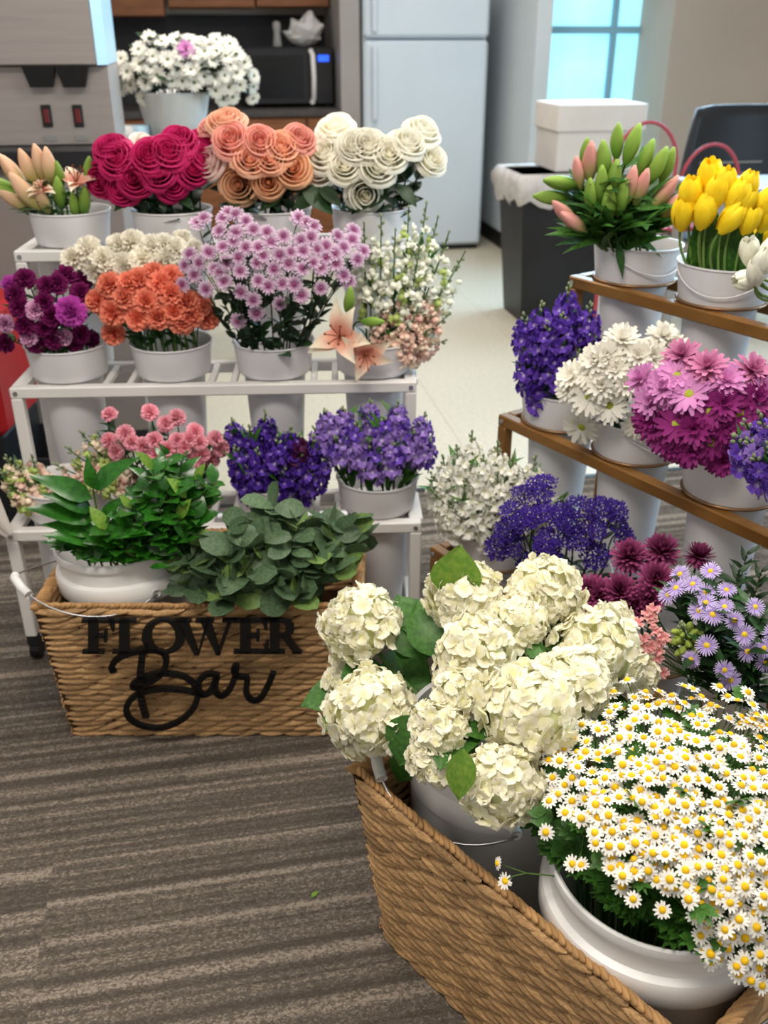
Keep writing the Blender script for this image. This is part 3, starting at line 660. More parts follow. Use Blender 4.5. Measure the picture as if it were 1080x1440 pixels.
def smooth(P, k=5):
    out = []
    for i in range(len(P)-1):
        p0, p1, p2, p3 = (V3((*P[max(0, min(len(P)-1, i+j))], 0)) for j in (-1, 0, 1, 2))
        for a in range(k):
            t = a/k; out.append(tuple(.5*((2*p1)+(p2-p0)*t+(2*p0-5*p1+4*p2-p3)*t*t+(3*p1-p0-3*p2+p3)*t**3))[:2])
    return out+[P[-1]]
def script(name, strokes):
    mb = MB()
    for wd, P in strokes:
        Q = [V3((*on_sign(x/2.077, 780+y/2.077), 0)) for x, y in smooth(P)]; wd *= .0009
        for i in range(len(Q)-1):
            d = (Q[i+1]-Q[i]); 
            if d.length < 1e-6: continue
            d.normalize(); n = V3((-d.y, d.x, 0))*wd; e = d*wd*.35
            ext(mb, [tuple((Q[i]-e+n))[:2], tuple((Q[i]-e-n))[:2], tuple((Q[i+1]+e-n))[:2], tuple((Q[i+1]+e+n))[:2]])
    part(name, mb, 'black', sg)
script('script_capital', [(7, [(333, 336), (328, 322), (345, 300), (385, 283), (440, 274), (480, 284), (486, 315), (468, 348), (425, 375), (395, 384), (392, 372), (425, 352), (480, 342), (540, 352), (574, 385), (573, 430), (535, 475), (475, 500), (415, 494), (378, 470), (373, 435), (405, 402), (470, 388), (545, 392), (590, 404)]), (8, [(418, 285), (411, 350), (415, 420), (428, 468)])])
script('script_letter', [(7, [(640, 348), (608, 344), (582, 368), (588, 402), (614, 396), (634, 352), (630, 392), (648, 408), (672, 388), (690, 345)])])
script('script_letter', [(7, [(690, 345), (692, 320), (684, 330), (694, 350), (722, 356), (720, 395), (736, 420), (762, 414), (784, 376), (799, 340)])])
# ------------------------------------------------------------------ flower heads (each built once, meshes shared)
def pm(name, c, c2=None, **k):
    k.setdefault('rough', .6); k.setdefault('transl', .22); k.setdefault('jit', .12); k.setdefault('spec', .2)
    M[name] = mat(name, hx(c), hx(c2) if c2 else None, **k); return M[name]
def dg(a): return math.radians(a)
def rose(R, seed):
    r = random.Random(seed); mb = MB(); mb.dome(.2*R, .5*R, 8, 3, z0=.25*R)
    for l, (n, ra, h, cu) in enumerate(((2, .14, .98, 0), (3, .29, 1.04, .02), (3, .48, 1.04, .08), (3, .68, .97, .16), (3, .84, .82, .28), (3, .92, .58, .5))):
        a0 = r.random()*6
        for i in range(n):
            ra2 = ra*r.uniform(.95, 1.05); h2 = h*r.uniform(.95, 1.04)
            mb.shell(a0+2*PI*i/n+r.uniform(-.2, .2), PI/n*1.3+.1,
                     lambda t, u: R*(ra2*(.30+.70*math.sin(min(1, t*1.5)*PI/2))+cu*.5*t**4*(1-.3*u*u)),
                     lambda t, u: R*(-.55+(h2+.55)*math.sin(min(1, t*1.05)*PI/2)-cu*.5*t**7*(1-.2*abs(u))-.24*u*u*t*t), 7, 8, .10)
    return mb
def ringed(R, rings, prof, seed, W=.3, m=2, n=3, ruf=0, cup=0, r0=.0, notch=0):
    r = random.Random(seed); mb = MB()
    for (cnt, el, LL, bend, z) in rings:
        a = r.random()*6
        for i in range(cnt):
            mb.petal(R*LL*r.uniform(.92, 1.06), R*W*r.uniform(.88, 1.12), dg(el+r.uniform(-7, 7)), dg(bend+r.uniform(-10, 10)), cup, prof, ruf*R, n, m, a+2*PI*(i+r.uniform(-.2, .2))/cnt, r0*R, z*R, notch=notch)
    return mb
H = {}
def reg(key, builds):   # builds: list of [(part name, mesh builder, material, [(sub name, builder, material)])]
    H[key] = [[(n, b.mesh(n, M[m], True), [(sn, sb.mesh(sn, M[sm], True)) for sn, sb, sm in subs]) for n, b, m, subs in v] for v in builds]
def sepals(R, z=-.4): return ringed(R, [(5, 40, .7, 40, z)], 'oval', 3, .22, 2, 3)
for key, c, c2 in (('magenta', 'b8164f', 'd12c72'), ('peach', 'f2a884', 'f7c4a4'), ('coralpink', 'ee9782', 'f5b3a4'), ('blush', 'f2bd9a', 'f6d9d0'), ('apricot', 'f2a874', 'f8c79e'), ('cream', 'f8f1c8', 'fdfaec'), ('ivory', 'f2e2cc', 'f6eee4')):
    pm('rose_'+key, c, c2, radial=(.012, .045), rough=.5, transl=.35)
    reg('rose_'+key, [[('bloom', rose(.05, s), 'rose_'+key, [('calyx', sepals(.05), 'calyx')])] for s in (1, 2, 3)])
def carn(R, s): return ringed(R, [(4, 82, .8, 10, 0), (6, 66, .85, 5, 0), (7, 48, .95, 0, 0), (9, 30, 1.0, -10, 0), (9, 14, 1.0, -20, 0), (8, 0, .95, -35, 0)], 'fan', s, .72, 6, 4, .10)
def calyx(R):
    mb = MB(); mb.lathe([(.001, -.95*R), (.16*R, -.9*R), (.24*R, -.4*R), (.3*R, .05*R)], 10); return mb
for key, c, c2 in (('coral', 'f27a5e', 'fa9e82'), ('white', 'fbf7ea', 'faf5e6'), ('pink', 'f29db0', 'f5b3c0'), ('violet', 'd05cc0', 'c04cb0'), ('darkmagenta', '8a2668', '7a1c5a'), ('edged', 'b04090', 'f0b8dc')):
    pm('carnation_'+key, c, c2, radial=(.006, .03), transl=.32)
    reg('carnation_'+key, [[('bloom', carn(.032, s), 'carnation_'+key, [('calyx', calyx(.032), 'calyx')])] for s in (1, 2, 3)])
def disc(R, h, z=0): mb = MB(); mb.dome(R, h, 10, 3, z); return mb
def daisy(R, s, n1=16, W=.3, rings=None): return ringed(R, rings or [(n1, 6, 1.0, -12, 0), (n1-2, 20, .92, -10, .03)], 'strap', s, W, 2, 3, cup=.15)
pm('disc_green', '8c9a2e', 'a8a83a', nscale=300, transl=0); pm('disc_yellow', 'efc41e', 'e2ab14', nscale=600, transl=0); pm('disc_gold', 'e0c23c', 'c9a428', nscale=500, transl=0)
pm('disc_dull', '6f7448', '5d6240', nscale=300, transl=0); pm('disc_plum', '6d2a52', '8a4a6a', nscale=400, transl=0)
pm('mum', '8f4a7a', 'dcc2d6', radial=(.004, .02)); pm('daisy_white', 'f1eee4', 'ece8da', nscale=40); pm('daisy_pink', 'd892c6', 'c77fb8', radial=(.01, .04)); pm('daisy_magenta', '99307c', '7d2064', radial=(.008, .04))
pm('daisy_mauve', 'b9638f', 'ce85aa', radial=(.006, .035))
reg('mum', [[('bloom', daisy(.0215, s, 15, .32, [(16, 2, 1.0, -20, 0), (14, 18, .85, -10, .03)]), 'mum', [('eye', disc(.0058, .004, .0005), 'disc_plum')])] for s in (1, 2, 3)])
for k in ('white', 'pink', 'magenta', 'mauve'):
    reg('daisy_'+k, [[('bloom', daisy(.04, s), 'daisy_'+k, [('eye', disc(.0105, .005, .001), 'disc_green')])] for s in (1, 2, 3)])
    if k == 'white': reg('daisy_v', [[('bloom', daisy(.04, s), 'daisy_white', [('eye', disc(.0105, .006, .001), 'disc_dull')])] for s in (1, 2, 3)])
    reg('double_'+k, [[('bloom', daisy(.038, s, 16, .27, [(16, -4, 1.0, -15, 0), (15, 18, .95, -12, .02), (13, 38, .85, -5, .04), (9, 60, .65, 5, .05)]), 'daisy_'+k, [])] for s in (1, 2)])
pm('pompon', '5e1638', 'a04a78', radial=(.012, .042))
def pompon(R, s): return ringed(R, [(6, 70, .8, 30, 0), (10, 58, .88, 30, 0), (14, 42, .95, 28, 0), (18, 26, 1.0, 22, 0), (20, 10, 1.02, 10, 0), (20, -6, 1.02, -10, 0), (18, -20, 1.0, -26, 0), (14, -34, .9, -30, 0)], 'strap', s, .22, 2, 4, cup=-.3)
reg('pompon', [[('bloom', pompon(.042, s), 'pompon', [])] for s in (1, 2)])
pm('aster', 'b39ada', 'd3c3ec', radial=(.006, .02)); reg('aster', [[('bloom', daisy(.0205, s, 26, .13, [(24, 3, 1.0, -8, 0), (22, 14, .93, -6, .02)]), 'aster', [('eye', disc(.0062, .003, .0005), 'disc_gold')])] for s in (1, 2)])
pm('chamomile', 'f7f5ee', 'f3efe4', nscale=200); reg('chamomile', [[('bloom', daisy(.0115, s, 13, .34, [(13, a, 1.0, -14, 0)]), 'chamomile', [('eye', disc(.0048, .0042, .0004), 'disc_yellow')])] for s, a in ((1, 4), (2, -8), (3, 14))])
pm('lily_petal', 'eea890', 'f8ecd2', radial=(.025, .07)); pm('anther', '7a3a1c', jit=0, transl=0)
def lily(R, s):
    return ringed(R, [(3, 52, 1.0, -70, 0), (3, 62, .95, -66, .02)], 'point', s, .5, 4, 7, cup=.22)
def stamens(R):
    mb = MB()
    for i in range(6):
        q = i*PI/3; mb.tube([(0, 0, .1*R), (.12*R*math.cos(q), .12*R*math.sin(q), .45*R), (.25*R*math.cos(q), .25*R*math.sin(q), .62*R)], .0012, n=4); mb.ball(.0045, .6, .6, 1.3, (.25*R*math.cos(q), .25*R*math.sin(q), .63*R), 6, 4)
    return mb
reg('lily', [[('bloom', lily(.085, s), 'lily_petal', [('stamens', stamens(.085), 'anther')])] for s in (1, 2)])
def bud(L, r, s):
    mb = MB(); vs = []; n, k = 12, 8
    for i in range(k+1):
        t = i/k; rr = r*(math.sin(PI*min(1, t*.9+.06))**.75)*(1-.12*t)
        for j in range(n):
            q = 2*PI*j/n; q2 = rr*(1+.12*math.cos(3*q)); vs.append((q2*math.cos(q), q2*math.sin(q), L*t))
    mb.add(vs, [(i*n+j, i*n+(j+1) % n, i*n+n+(j+1) % n, i*n+n+j) for i in range(k) for j in range(n)]+[tuple(range(k*n, k*n+n))]); return mb
for k, c, c2 in (('green', '6f9a3c', '8fb04e'), ('pink', 'a7ab62', 'dd9c94'), ('peach', 'b8b468', 'eec3a0')):
    pm('bud_'+k, c, c2, radial=(.01, .07), rough=.45, transl=.15); reg('bud_'+k, [[('bud', bud(.09, .0175, s), 'bud_'+k, [])] for s in (1,)])
def tulip(R, h, s, op=.0):
    r = random.Random(s); mb = MB()
    for l in (0, 1):
        for i in range(3):
            mb.shell(i*2*PI/3+l*PI/3+r.uniform(-.1, .1), .95, lambda t, u: R*((.2+.9*math.sin(PI*(.06+.60*t))**.9)*(1-.06*l)-(.5-op*1.5)*t**3*(1-.0*u)-.12*u*u*t), lambda t, u: h*(t-.16*u*u*t**2+.05*l), 7, 6, .06)
    return mb
pm('tulip_yellow', 'ffe22c', 'ffd91e', nscale=30, rough=.45); pm('tulip_white', 'f0eee0', 'e9e8d2', nscale=30, rough=.45)
for k in ('yellow', 'white'): reg('tulip_'+k, [[('bloom', tulip(.024, .066, s, o), 'tulip_'+k, [])] for s, o in ((1, 0), (2, .12))])
def floret(R, s, n1=5): return ringed(R, [(n1, 12, 1.0, -15, 0), (4, 40, .75, 0, .05)], 'fan', s, .8, 4, 3, .08)
def snapf(R, s):
    mb = ringed(R, [(2, 55, 1.0, -60, 0), (3, 10, .9, 50, 0)], 'fan', s, .9, 4, 4, .06); mb.ball(.45*R, 1, 1, 1.2, (0, 0, .3*R), 8, 5); return mb
for k, c, c2 in (('violet', 'dcc8ee', '6b46b4'), ('darkviolet', 'b498d8', '4a2790'), ('lavender', 'e4d8f0', '9a7ac8'), ('white', 'e6e8b8', 'f6f4ea'), ('plum', '7d3c68', '48123a')):
    pm('stock_'+k, c, c2, radial=(.001, .009)); reg('stock_'+k, [[('floret', floret(.0215, s), 'stock_'+k, [])] for s in (1, 2, 3)])
for k, c, c2 in (('pink', 'f2b4b2', 'f4dcc4'), ('palepink', 'f6d6cc', 'f0e4c4'), ('white', 'eef0d4', 'f4f5ea'), ('green', 'c9d68c', 'b2c66c')):
    pm('snap_'+k, c, c2, radial=(.003, .018)); reg('snap_'+k, [[('floret', snapf(.0185, s), 'snap_'+k, [])] for s in (1, 2)])
pm('greenbud', 'a3b455', '8fa846'); reg('greenbud', [[('bud', bud(.012, .0042, 1), 'greenbud', [])]]); pm('budgrey', '8f9c78'); reg('spikebud', [[('bud', bud(.011, .0036, 1), 'budgrey', [])]])
pm('statice', '40278c', '2d176a', nscale=200, jit=.2); M['speck'] = mat('statice_speck', hx('eeeaf6'), rough=.6)
def statice(R, s):
    r = random.Random(s); a = MB(); b = MB()
    for i in range(34):
        q = i*2.39996; rr = R*math.sqrt((i+.5)/34); z = .35*R*(1-(rr/R)**2)+r.uniform(-.1, .1)*R
        for k in range(5):
            a.petal(R*.26, R*.2, dg(50+r.uniform(-15, 15)), dg(-25), 0, 'fan', 0, 2, 2, q+k*2*PI/5+r.random(), R*.01, z)
            for v in range(len(a.v)-9, len(a.v)): a.v[v] = (a.v[v][0]+rr*math.cos(q), a.v[v][1]+rr*math.sin(q), a.v[v][2])
        if i % 7 == 0: b.ball(R*.035, 1, 1, 1, (rr*math.cos(q), rr*math.sin(q), z+R*.2), 6, 4)
    return a, b
def stat_v(s):
    a, b = statice(.036, s); return [('flower_cluster', a, 'statice', [('white_floret', b, 'speck')])]
reg('statice', [stat_v(s) for s in (1, 2, 3)])
pm('hydrangea', 'f2edc2', 'f8f4de', radial=(.002, .012), jit=.05, transl=.3); pm('hydrangea_y', 'f0ecb8', 'f8f4dc', radial=(.002, .014), jit=.06, transl=.25); M['hyd_core'] = mat('hydrangea_core', hx('c9cf95'), hx('d8d9a8'), .7, nscale=60)
def hfl(R, s, cup): return ringed(R, [(4, cup, 1.0, -26, 0)], 'round', s, 1.06, 4, 4, .09)
reg('hfloret', [[('floret', hfl(.0172, s, c), 'hydrangea' if s < 4 else 'hydrangea_y', [])] for s, c in ((1, 14), (2, 26), (3, 36), (4, 22), (5, 34))])
pm('pinkbloom', 'e8939a', 'f0b9b2', radial=(.002, .013)); reg('pinkbloom', [[('bloom', floret(.0125, s), 'pinkbloom', [])] for s in (1, 2)])
# leaves: unit length along +X, face up +Z
def leafm(name, W, prof, m, fold=.18, bend=-30, n=6, wav=0):
    mb = MB(); mb.petal(1, W, dg(12), dg(bend), fold, prof, wav, n, 2 if not wav else 4); return mb.mesh('leaf', M[m], True)
LF = {k: leafm(k, *a) for k, a in {'lance': (.26, 'point', 'leaf'), 'lancedark': (.28, 'point', 'leafdark'), 'gloss': (.36, 'point', 'leafgloss'), 'roundgloss': (.62, 'oval', 'leafgloss'), 'yellow': (.5, 'oval', 'leafyel'),
    'euc': (.66, 'round', 'euc', .12, -30, 8), 'euc2': (.64, 'round', 'euc2', .12, -25, 8), 'euclong': (.4, 'oval', 'euc', .05, -15), 'hyd': (.74, 'oval', 'leafmid', .16, -35, 7, .02), 'hydlight': (.74, 'oval', 'leafyel', .16, -25, 7, .02), 'mid': (.24, 'point', 'leafmid', .2, -25), 'strap': (.19, 'lance', 'leafmid', .35, -14), 'rosel': (.58, 'oval', 'leafdark'), 'feather': (.5, 'oval', 'leafmid', .1, -30, 8, .06)}.items()}
fb = MB()
for x_, az_, l_ in ((0, 0, 1), (.25, .8, .5), (.25, -.8, .5), (.5, .7, .45), (.5, -.7, .45)):
    t_ = MB(); t_.petal(l_ if x_ else 1, .26 if x_ else .22, dg(8), dg(-25), .1, 'oval', 0, 4, 2, az_); fb.add([(a+x_, b, c+x_*.1) for a, b, c in t_.v], t_.f)
LF['feather'] = fb.mesh('leaf', M['leafmid'], True)
def leaf(parent, kind, p, d, nrm, L, name='leaf', W=1.0):
    x = V3(d).normalized(); z = V3(nrm); z = (z-x*z.dot(x))
    if z.length < 1e-4: z = x.orthogonal()
    z.normalize(); y = z.cross(x)
    mt = Matrix((x*L, y*L*W, z*L)).transposed().to_4x4(); mt.translation = V3(p)-parent.location
    o = bpy.data.objects.new(name, LF[kind]); COL.objects.link(o); o.parent = parent; o.matrix_local = mt; return o
# ------------------------------------------------------------------ stalks
TOCAM = lambda p: (CO-p).normalized()
def head(root, key, p, axis, sc=1.0, spin=None):
    v = rnd.choice(H[key]); q = aim(axis, rnd.random()*6 if spin is None else spin)
    for n, me, subs in v:
        o = obj(n, me, root, p-root.location, q, sc)
        for sn, sm in subs: obj(sn, sm, o)
    return o
def curve(a, b, c, ax, n=7):
    k = c-ax*(c-b).length*.45; out = [a]
    for i in range(n):
        t = i/(n-1); out.append(b*(1-t)**2+k*2*t*(1-t)+c*t*t)
    return out
def root_at(name, cat, base): o = thing(name, None, cat, base); return o
def in_bucket(key, p, spread=.074, depth=-.28):
    c = BK[key]; d = (p-c); d.z = 0; l = d.length
    off = d*(min(.8*l, spread)/l) if l > 1e-4 else d
    j = V3((rnd.uniform(-.012, .012), rnd.uniform(-.012, .012), 0))
    return c+off*.55+j+V3((0, 0, depth)), c+off+V3((0, 0, .055))
def stalk(name, cat, key, heads, hk, sc, m='stem', r=.0026, leaves=0, lk='lance', ll=.05, depth=-.28, below=.0, ports=None, lf=(.1, .8)):
    """heads: [(point, axis)], one stalk carrying one or more heads"""
    c = sum((h[0] for h in heads), V3())/len(heads); ax = sum((h[1] for h in heads), V3()).normalized()
    b, rim = ports or in_bucket(key, c, depth=depth); t = root_at(name, cat, b); mb = MB()
    if len(heads) == 1:
        pts = curve(b, rim, heads[0][0], heads[0][1]); mb.tube([p-b for p in pts], r, r*.8, 5)
    else:
        hub = rim.lerp(c, .55); pts = curve(b, rim, hub, (c-rim).normalized()); mb.tube([p-b for p in pts], r, r*.85, 5)
        for p, a in heads: mb.tube([q-b for q in curve(hub, hub, p, a, 4)[1:]], r*.6, r*.5, 4)
    part('stem', mb, m, t, smooth=True)
    for p, a in heads: head(t, hk if isinstance(hk, str) else rnd.choice(hk), p, a, sc*rnd.uniform(.9, 1.1))
    pl = pts
    for i in range(leaves):
        if len(heads) > 1 and i % 3: h_ = heads[i % len(heads)]; pl = pts+curve(hub, hub, h_[0]-h_[1]*.006, h_[1], 4)[1:]
        k = lf[0]+(lf[1]-lf[0])*rnd.random(); f = 1+k*(len(pl)-2); i0 = min(int(f), len(pl)-2); p = pl[i0].lerp(pl[i0+1], f-i0)
        a = rnd.random()*2*PI; d = V3((math.cos(a), math.sin(a), rnd.uniform(.1, 1.0)))
        leaf(t, lk if isinstance(lk, str) else rnd.choice(lk), p, d, V3((0, 0, 1))+TOCAM(p)*.6, ll*rnd.uniform(.7, 1.2))
    return t, c
def dome(pts, Y, ry=None, pad=.01):
    xs = [p[0] for p in pts]; ys = [p[1] for p in pts]; c = at_y((min(xs)+max(xs))/2, (min(ys)+max(ys))/2, Y); s = (c-CO).dot(FWD)/FPX
    rx = (max(xs)-min(xs))/2*s*1.1+pad; rz = (max(ys)-min(ys))/2*s/.85+pad
    return c, V3((rx, ry or max(.07, rx*.75), max(rz, .04)))
def on_dome(x, y, D, sink=0):
    c, R = D; o = CO-c; d = ray(x, y); a = V3((d.x/R.x, d.y/R.y, d.z/R.z)); b = V3((o.x/R.x, o.y/R.y, o.z/R.z))
    A = a.dot(a); B = a.dot(b); Q = B*B-A*(b.dot(b)-1); t = (-B-math.sqrt(Q))/A if Q > 0 else -B/A
    p = CO+d*t; q = p-c; n = V3((q.x/R.x**2, q.y/R.y**2, q.z/R.z**2)).normalized(); return p, n
def face(p, n, up=.4, cam_=.3): return (n+V3((0, 0, up))+TOCAM(p)*cam_).normalized()
def clusters(P, k):
    P = list(P); out = []
    while P:
        P.sort(key=lambda q: q[0].x*.7+q[0].z); a = P.pop(0); P.sort(key=lambda q: (q[0]-a[0]).length); out.append([a]+P[:k-1]); P = P[k-1:]
    return out
def bunch(pts, key, hk, sc, name, cat, desc, where, group, Y=None, ry=None, k=1, up=.4, cm=.35, D=None, **kw):
    Y = Y or BK[key].y; D = D or dome(pts, Y, ry); hs = []
    for q in pts:
        p, n = on_dome(q[0], q[1], D); hs.append((p, (face(p, n, up, cm)+V3((rnd.gauss(0, .13), rnd.gauss(0, .1), rnd.gauss(0, .08)))).normalized(), q[2] if len(q) > 2 else hk))
    for h in ([[x] for x in hs] if k == 1 else clusters(hs, k)):
        t, c = stalk(name, cat, key, [(x[0], x[1]) for x in h], h[0][2], sc, **kw)
        dd = desc if isinstance(desc, str) else desc[h[0][2]]
        tell(t, dd, where, c, group)
def spikes(pts, key, fk, L, n, name, cat, desc, where, group, m='stem', Y=None, ry=None, fr=.02, leaves=3, lk='lance', ll=.06, fs=1.0, D=None):
    D = D or dome(pts, Y or BK[key].y, ry)
    for q in pts:
        tip, nn = on_dome(q[0], q[1], D); b, rim = in_bucket(key, tip); t = root_at(name, cat, b)
        ax = ((tip-rim).normalized()+V3((0, 0, .25))).normalized(); ll_ = min(L*rnd.uniform(.85, 1.15), (tip-rim).length*1.1)
        pts_ = curve(b, rim, tip, ax, 9); mb = MB(); mb.tube([p-b for p in pts_], .003, .0015, 5); part('stem', mb, m, t, smooth=True)
        side = ax.orthogonal().normalized(); a0 = rnd.random()*6; f_ = q[2] if len(q) > 2 else fk
        for i in range(n):
            u = i/(n-1); s_ = .12*ll_+u*.88*ll_; ctr = tip-ax*s_; a = a0+i*2.399; d = Quaternion(ax, a) @ side
            rr = fr*rnd.uniform(.8, 1.25)*(.35+.65*min(1, u*1.8)); dirn = (d+ax*(.55-.4*u)).normalized(); p = ctr+d*rr
            if u < .16: head(t, 'spikebud', ctr+d*rr*.3, (dirn+ax).normalized(), 1.0)
            else: head(t, f_ if isinstance(f_, str) else rnd.choice(f_), p, dirn, fs*(.6+.5*min(1, u*1.6))*rnd.uniform(.9, 1.1))
        head(t, 'spikebud', tip-ax*.006, ax, .9)
        for i in range(leaves):
            p = rim.lerp(tip-ax*ll_*.5, rnd.random()); a = rnd.random()*2*PI
            leaf(t, lk, p, V3((math.cos(a), math.sin(a), rnd.uniform(.5, 2.2))), V3((0, 0, 1))+TOCAM(p)*.5, ll*rnd.uniform(.7, 1.25))
        tell(t, desc if isinstance(desc, str) else desc[q[2]], where, tip, group)
# ------------------------------------------------------------------ the flowers, bucket by bucket (x, y in the photo's frame)
MS, WS = 'dispenser side|', 'white stand side|'
Z = lambda L, sx, sy, ox, oy: [(x/sx+ox, y/sy+oy, *r) for x, y, *r in L]
# white stand, top: lilies in bud, roses
G = 'peach lilies in the top corner bucket'
D = dome([(5, 225), (140, 300)], BK['A1'].y, .08)
for x, y, k, dx, dz, sc in ((14, 272, 'green', -.9, .5, 1), (28, 285, 'peach', -.8, .6, 1.05), (26, 252, 'peach', -.5, 1, 1.05), (44, 244, 'peach', -.2, 1, 1.1), (58, 240, 'peach', 0, 1, 1.1), (70, 243, 'peach', .1, 1, 1.05), (45, 280, 'peach', -.5, .9, 1.1),
                       (62, 284, 'peach', -.2, 1, 1), (8, 262, 'green', -.9, .4, .9), (84, 275, 'green', .1, 1, .9), (118, 288, 'green', .25, 1, .95), (104, 290, 'green', .1, 1, .8), (124, 242, 'green', .3, 1, .8), (84, 246, 'green', 0, 1, .8)):
    p, n = on_dome(x, y, D); ax = V3((dx, -.35, dz)).normalized(); p = p-ax*.03
    t, c = stalk('lily', 'lily', 'A1', [(p, ax)], 'bud_'+k, sc*1.0, r=.003, leaves=3, lk='lance', ll=.07)
    tell(t, ('pale green' if k == 'green' else 'peach')+' closed lily bud in the corner bucket', MS, p, G)
for x, y, ax, lb in ((108, 264, (.15, -.35, 1), 'open pink lily with brown stamens among peach buds'), (62, 268, (-.1, -.6, .8), 'half open peach lily below the peach buds')):
    p, n = on_dome(x, y, D); t, c = stalk('lily', 'lily', 'A1', [(p, V3(ax).normalized())], 'lily', .8 if x > 100 else .5, r=.003, leaves=3); t['label'] = lb; t['group'] = G
rl = dict(r=.003, leaves=7, lk='rosel', ll=.07, m='stemdark', lf=(.0, .72), up=.6, cm=.5)
bunch([(150, 252), (170, 230), (193, 250), (176, 262), (240, 258), (236, 222), (266, 240), (252, 208), (285, 212), (278, 228), (212, 226), (160, 218), (222, 244)], 'A2', 'rose_magenta', .86, 'rose', 'rose', 'magenta rose in the top tier', MS, 'magenta roses', ry=.09, **rl)
bunch([(200, 214)], 'A2', 'rose_ivory', .8, 'rose', 'rose', 'ivory rose behind the magenta roses', '|, in the same bucket', 'ivory roses', ry=.1, Y=BK['A2'].y+.08, **rl)
RC = {'rose_peach': 'peach rose in the top tier', 'rose_coralpink': 'coral pink rose in the top tier', 'rose_blush': 'blush rose in the top tier', 'rose_apricot': 'apricot rose in the top tier'}
bunch([(304, 186, 'rose_coralpink'), (328, 203, 'rose_coralpink'), (303, 233, 'rose_blush'), (338, 260, 'rose_apricot'), (366, 203, 'rose_coralpink'), (382, 226, 'rose_peach'), (378, 256, 'rose_apricot'), (410, 237, 'rose_apricot'), (418, 202, 'rose_coralpink'), (436, 246, 'rose_apricot'), (320, 182, 'rose_peach'), (350, 228, 'rose_peach'), (395, 212, 'rose_peach')],
      'A3', 'rose_peach', .84, 'rose', 'rose', RC, MS, 'peach and pink roses', ry=.1, **rl)
bunch([(474, 190), (500, 212), (462, 222), (486, 236), (518, 210), (545, 222), (590, 194), (602, 229), (512, 270), (570, 210), (530, 240), (455, 240)], 'A4', 'rose_cream', .88, 'rose', 'rose', 'cream rose in the top tier', MS, 'cream roses', ry=.1, **rl)
# white stand, middle
cl = dict(r=.0022, leaves=5, lk='lance', ll=.05, m='stem')
CC = {'carnation_darkmagenta': 'dark magenta carnation in the corner bucket', 'carnation_violet': 'bright violet-pink carnation in the corner bucket', 'carnation_edged': 'purple carnation with pale pink edges'}
dm, vi, ed = 'carnation_darkmagenta', 'carnation_violet', 'carnation_edged'
bunch([(15, 400, vi), (36, 393, dm), (28, 432, dm), (65, 402, dm), (50, 437, ed), (92, 388, dm), (80, 400, dm), (116, 394, dm), (112, 412, dm), (8, 455, ed), (36, 458, dm), (62, 462, dm), (42, 474, ed), (88, 474, ed), (112, 470, dm), (50, 484, dm), (76, 476, dm), (8, 482, dm), (22, 415, dm), (62, 425, dm), (128, 476, dm), (105, 482, dm), (72, 445, dm)], 'A5', dm, .78, 'carnation', 'carnation', CC, MS, 'purple carnations', ry=.11, **cl)
bunch([(100, 438, vi)], 'A5', vi, 1.1, 'carnation', 'carnation', 'largest bright violet-pink carnation', '|, at the bucket front edge', 'large violet carnations', ry=.1, Y=BK['A5'].y-.07, D=dome([(50, 420), (150, 456)], BK['A5'].y-.09, .02), **cl)
bunch([(155, 402), (138, 424), (176, 420), (196, 396), (226, 400), (206, 425), (216, 386), (240, 392), (194, 448), (160, 440), (244, 438), (262, 424), (281, 430), (290, 446), (240, 414), (222, 446), (255, 452), (183, 400), (268, 442), (160, 468)], 'A6', 'carnation_coral', 1.0, 'carnation', 'carnation', 'coral orange carnation', MS, 'coral carnations', ry=.1, **cl)
bunch([(105, 366), (125, 352), (146, 366), (166, 345), (186, 342), (200, 366), (176, 374), (230, 346), (246, 352), (214, 350), (256, 340), (272, 352), (190, 384), (136, 380), (100, 380), (232, 366)], 'A6', 'carnation_white', 1.0, 'carnation', 'carnation', 'creamy white carnation behind the coral ones', MS, 'white carnations', Y=BK['A6'].y+.06, ry=.08, **cl)
MUM = Z([(108, 345), (175, 313), (180, 383), (243, 337), (300, 315), (355, 335), (322, 398), (110, 428), (160, 460), (265, 473), (172, 513), (100, 545), (430, 413), (400, 312), (358, 265), (415, 258), (350, 222), (490, 315), (520, 362), (485, 275), (555, 220), (497, 205), (600, 265), (45, 390), (25, 350), (50, 310), (100, 290), (160, 180), (95, 190), (215, 190), (130, 145), (280, 205), (25, 185), (60, 110), (90, 118), (340, 132), (370, 150), (400, 165), (220, 405), (275, 395), (352, 440), (430, 330), (450, 245), (560, 182), (540, 385), (520, 250), (230, 230), (310, 270), (390, 210), (180, 250), (450, 290), (575, 300), (130, 250), (200, 285), (265, 280), (80, 225)], 2.842, 2.842, 300, 260)
MUM += Z([(820, 260), (870, 320), (780, 220), (800, 172), (880, 165), (940, 142), (990, 84), (940, 22), (925, 78), (835, 40), (945, 285), (960, 210), (1000, 455), (860, 20), (770, 300), (840, 210), (905, 235)], 3, 3, 0, 300)
bunch(MUM, 'A7', 'mum', .95, 'chrysanthemum_spray', 'chrysanthemum', 'spray of lilac button chrysanthemums', MS, 'lilac chrysanthemum sprays', ry=.16, k=4, up=.25, cm=.6, r=.0024, leaves=13, lk=['lancedark', 'rosel'], ll=.045, m='stemdark', lf=(.05, 1.0))
DL = dome([(450, 430), (560, 520)], BK['A8'].y-.07, .06)
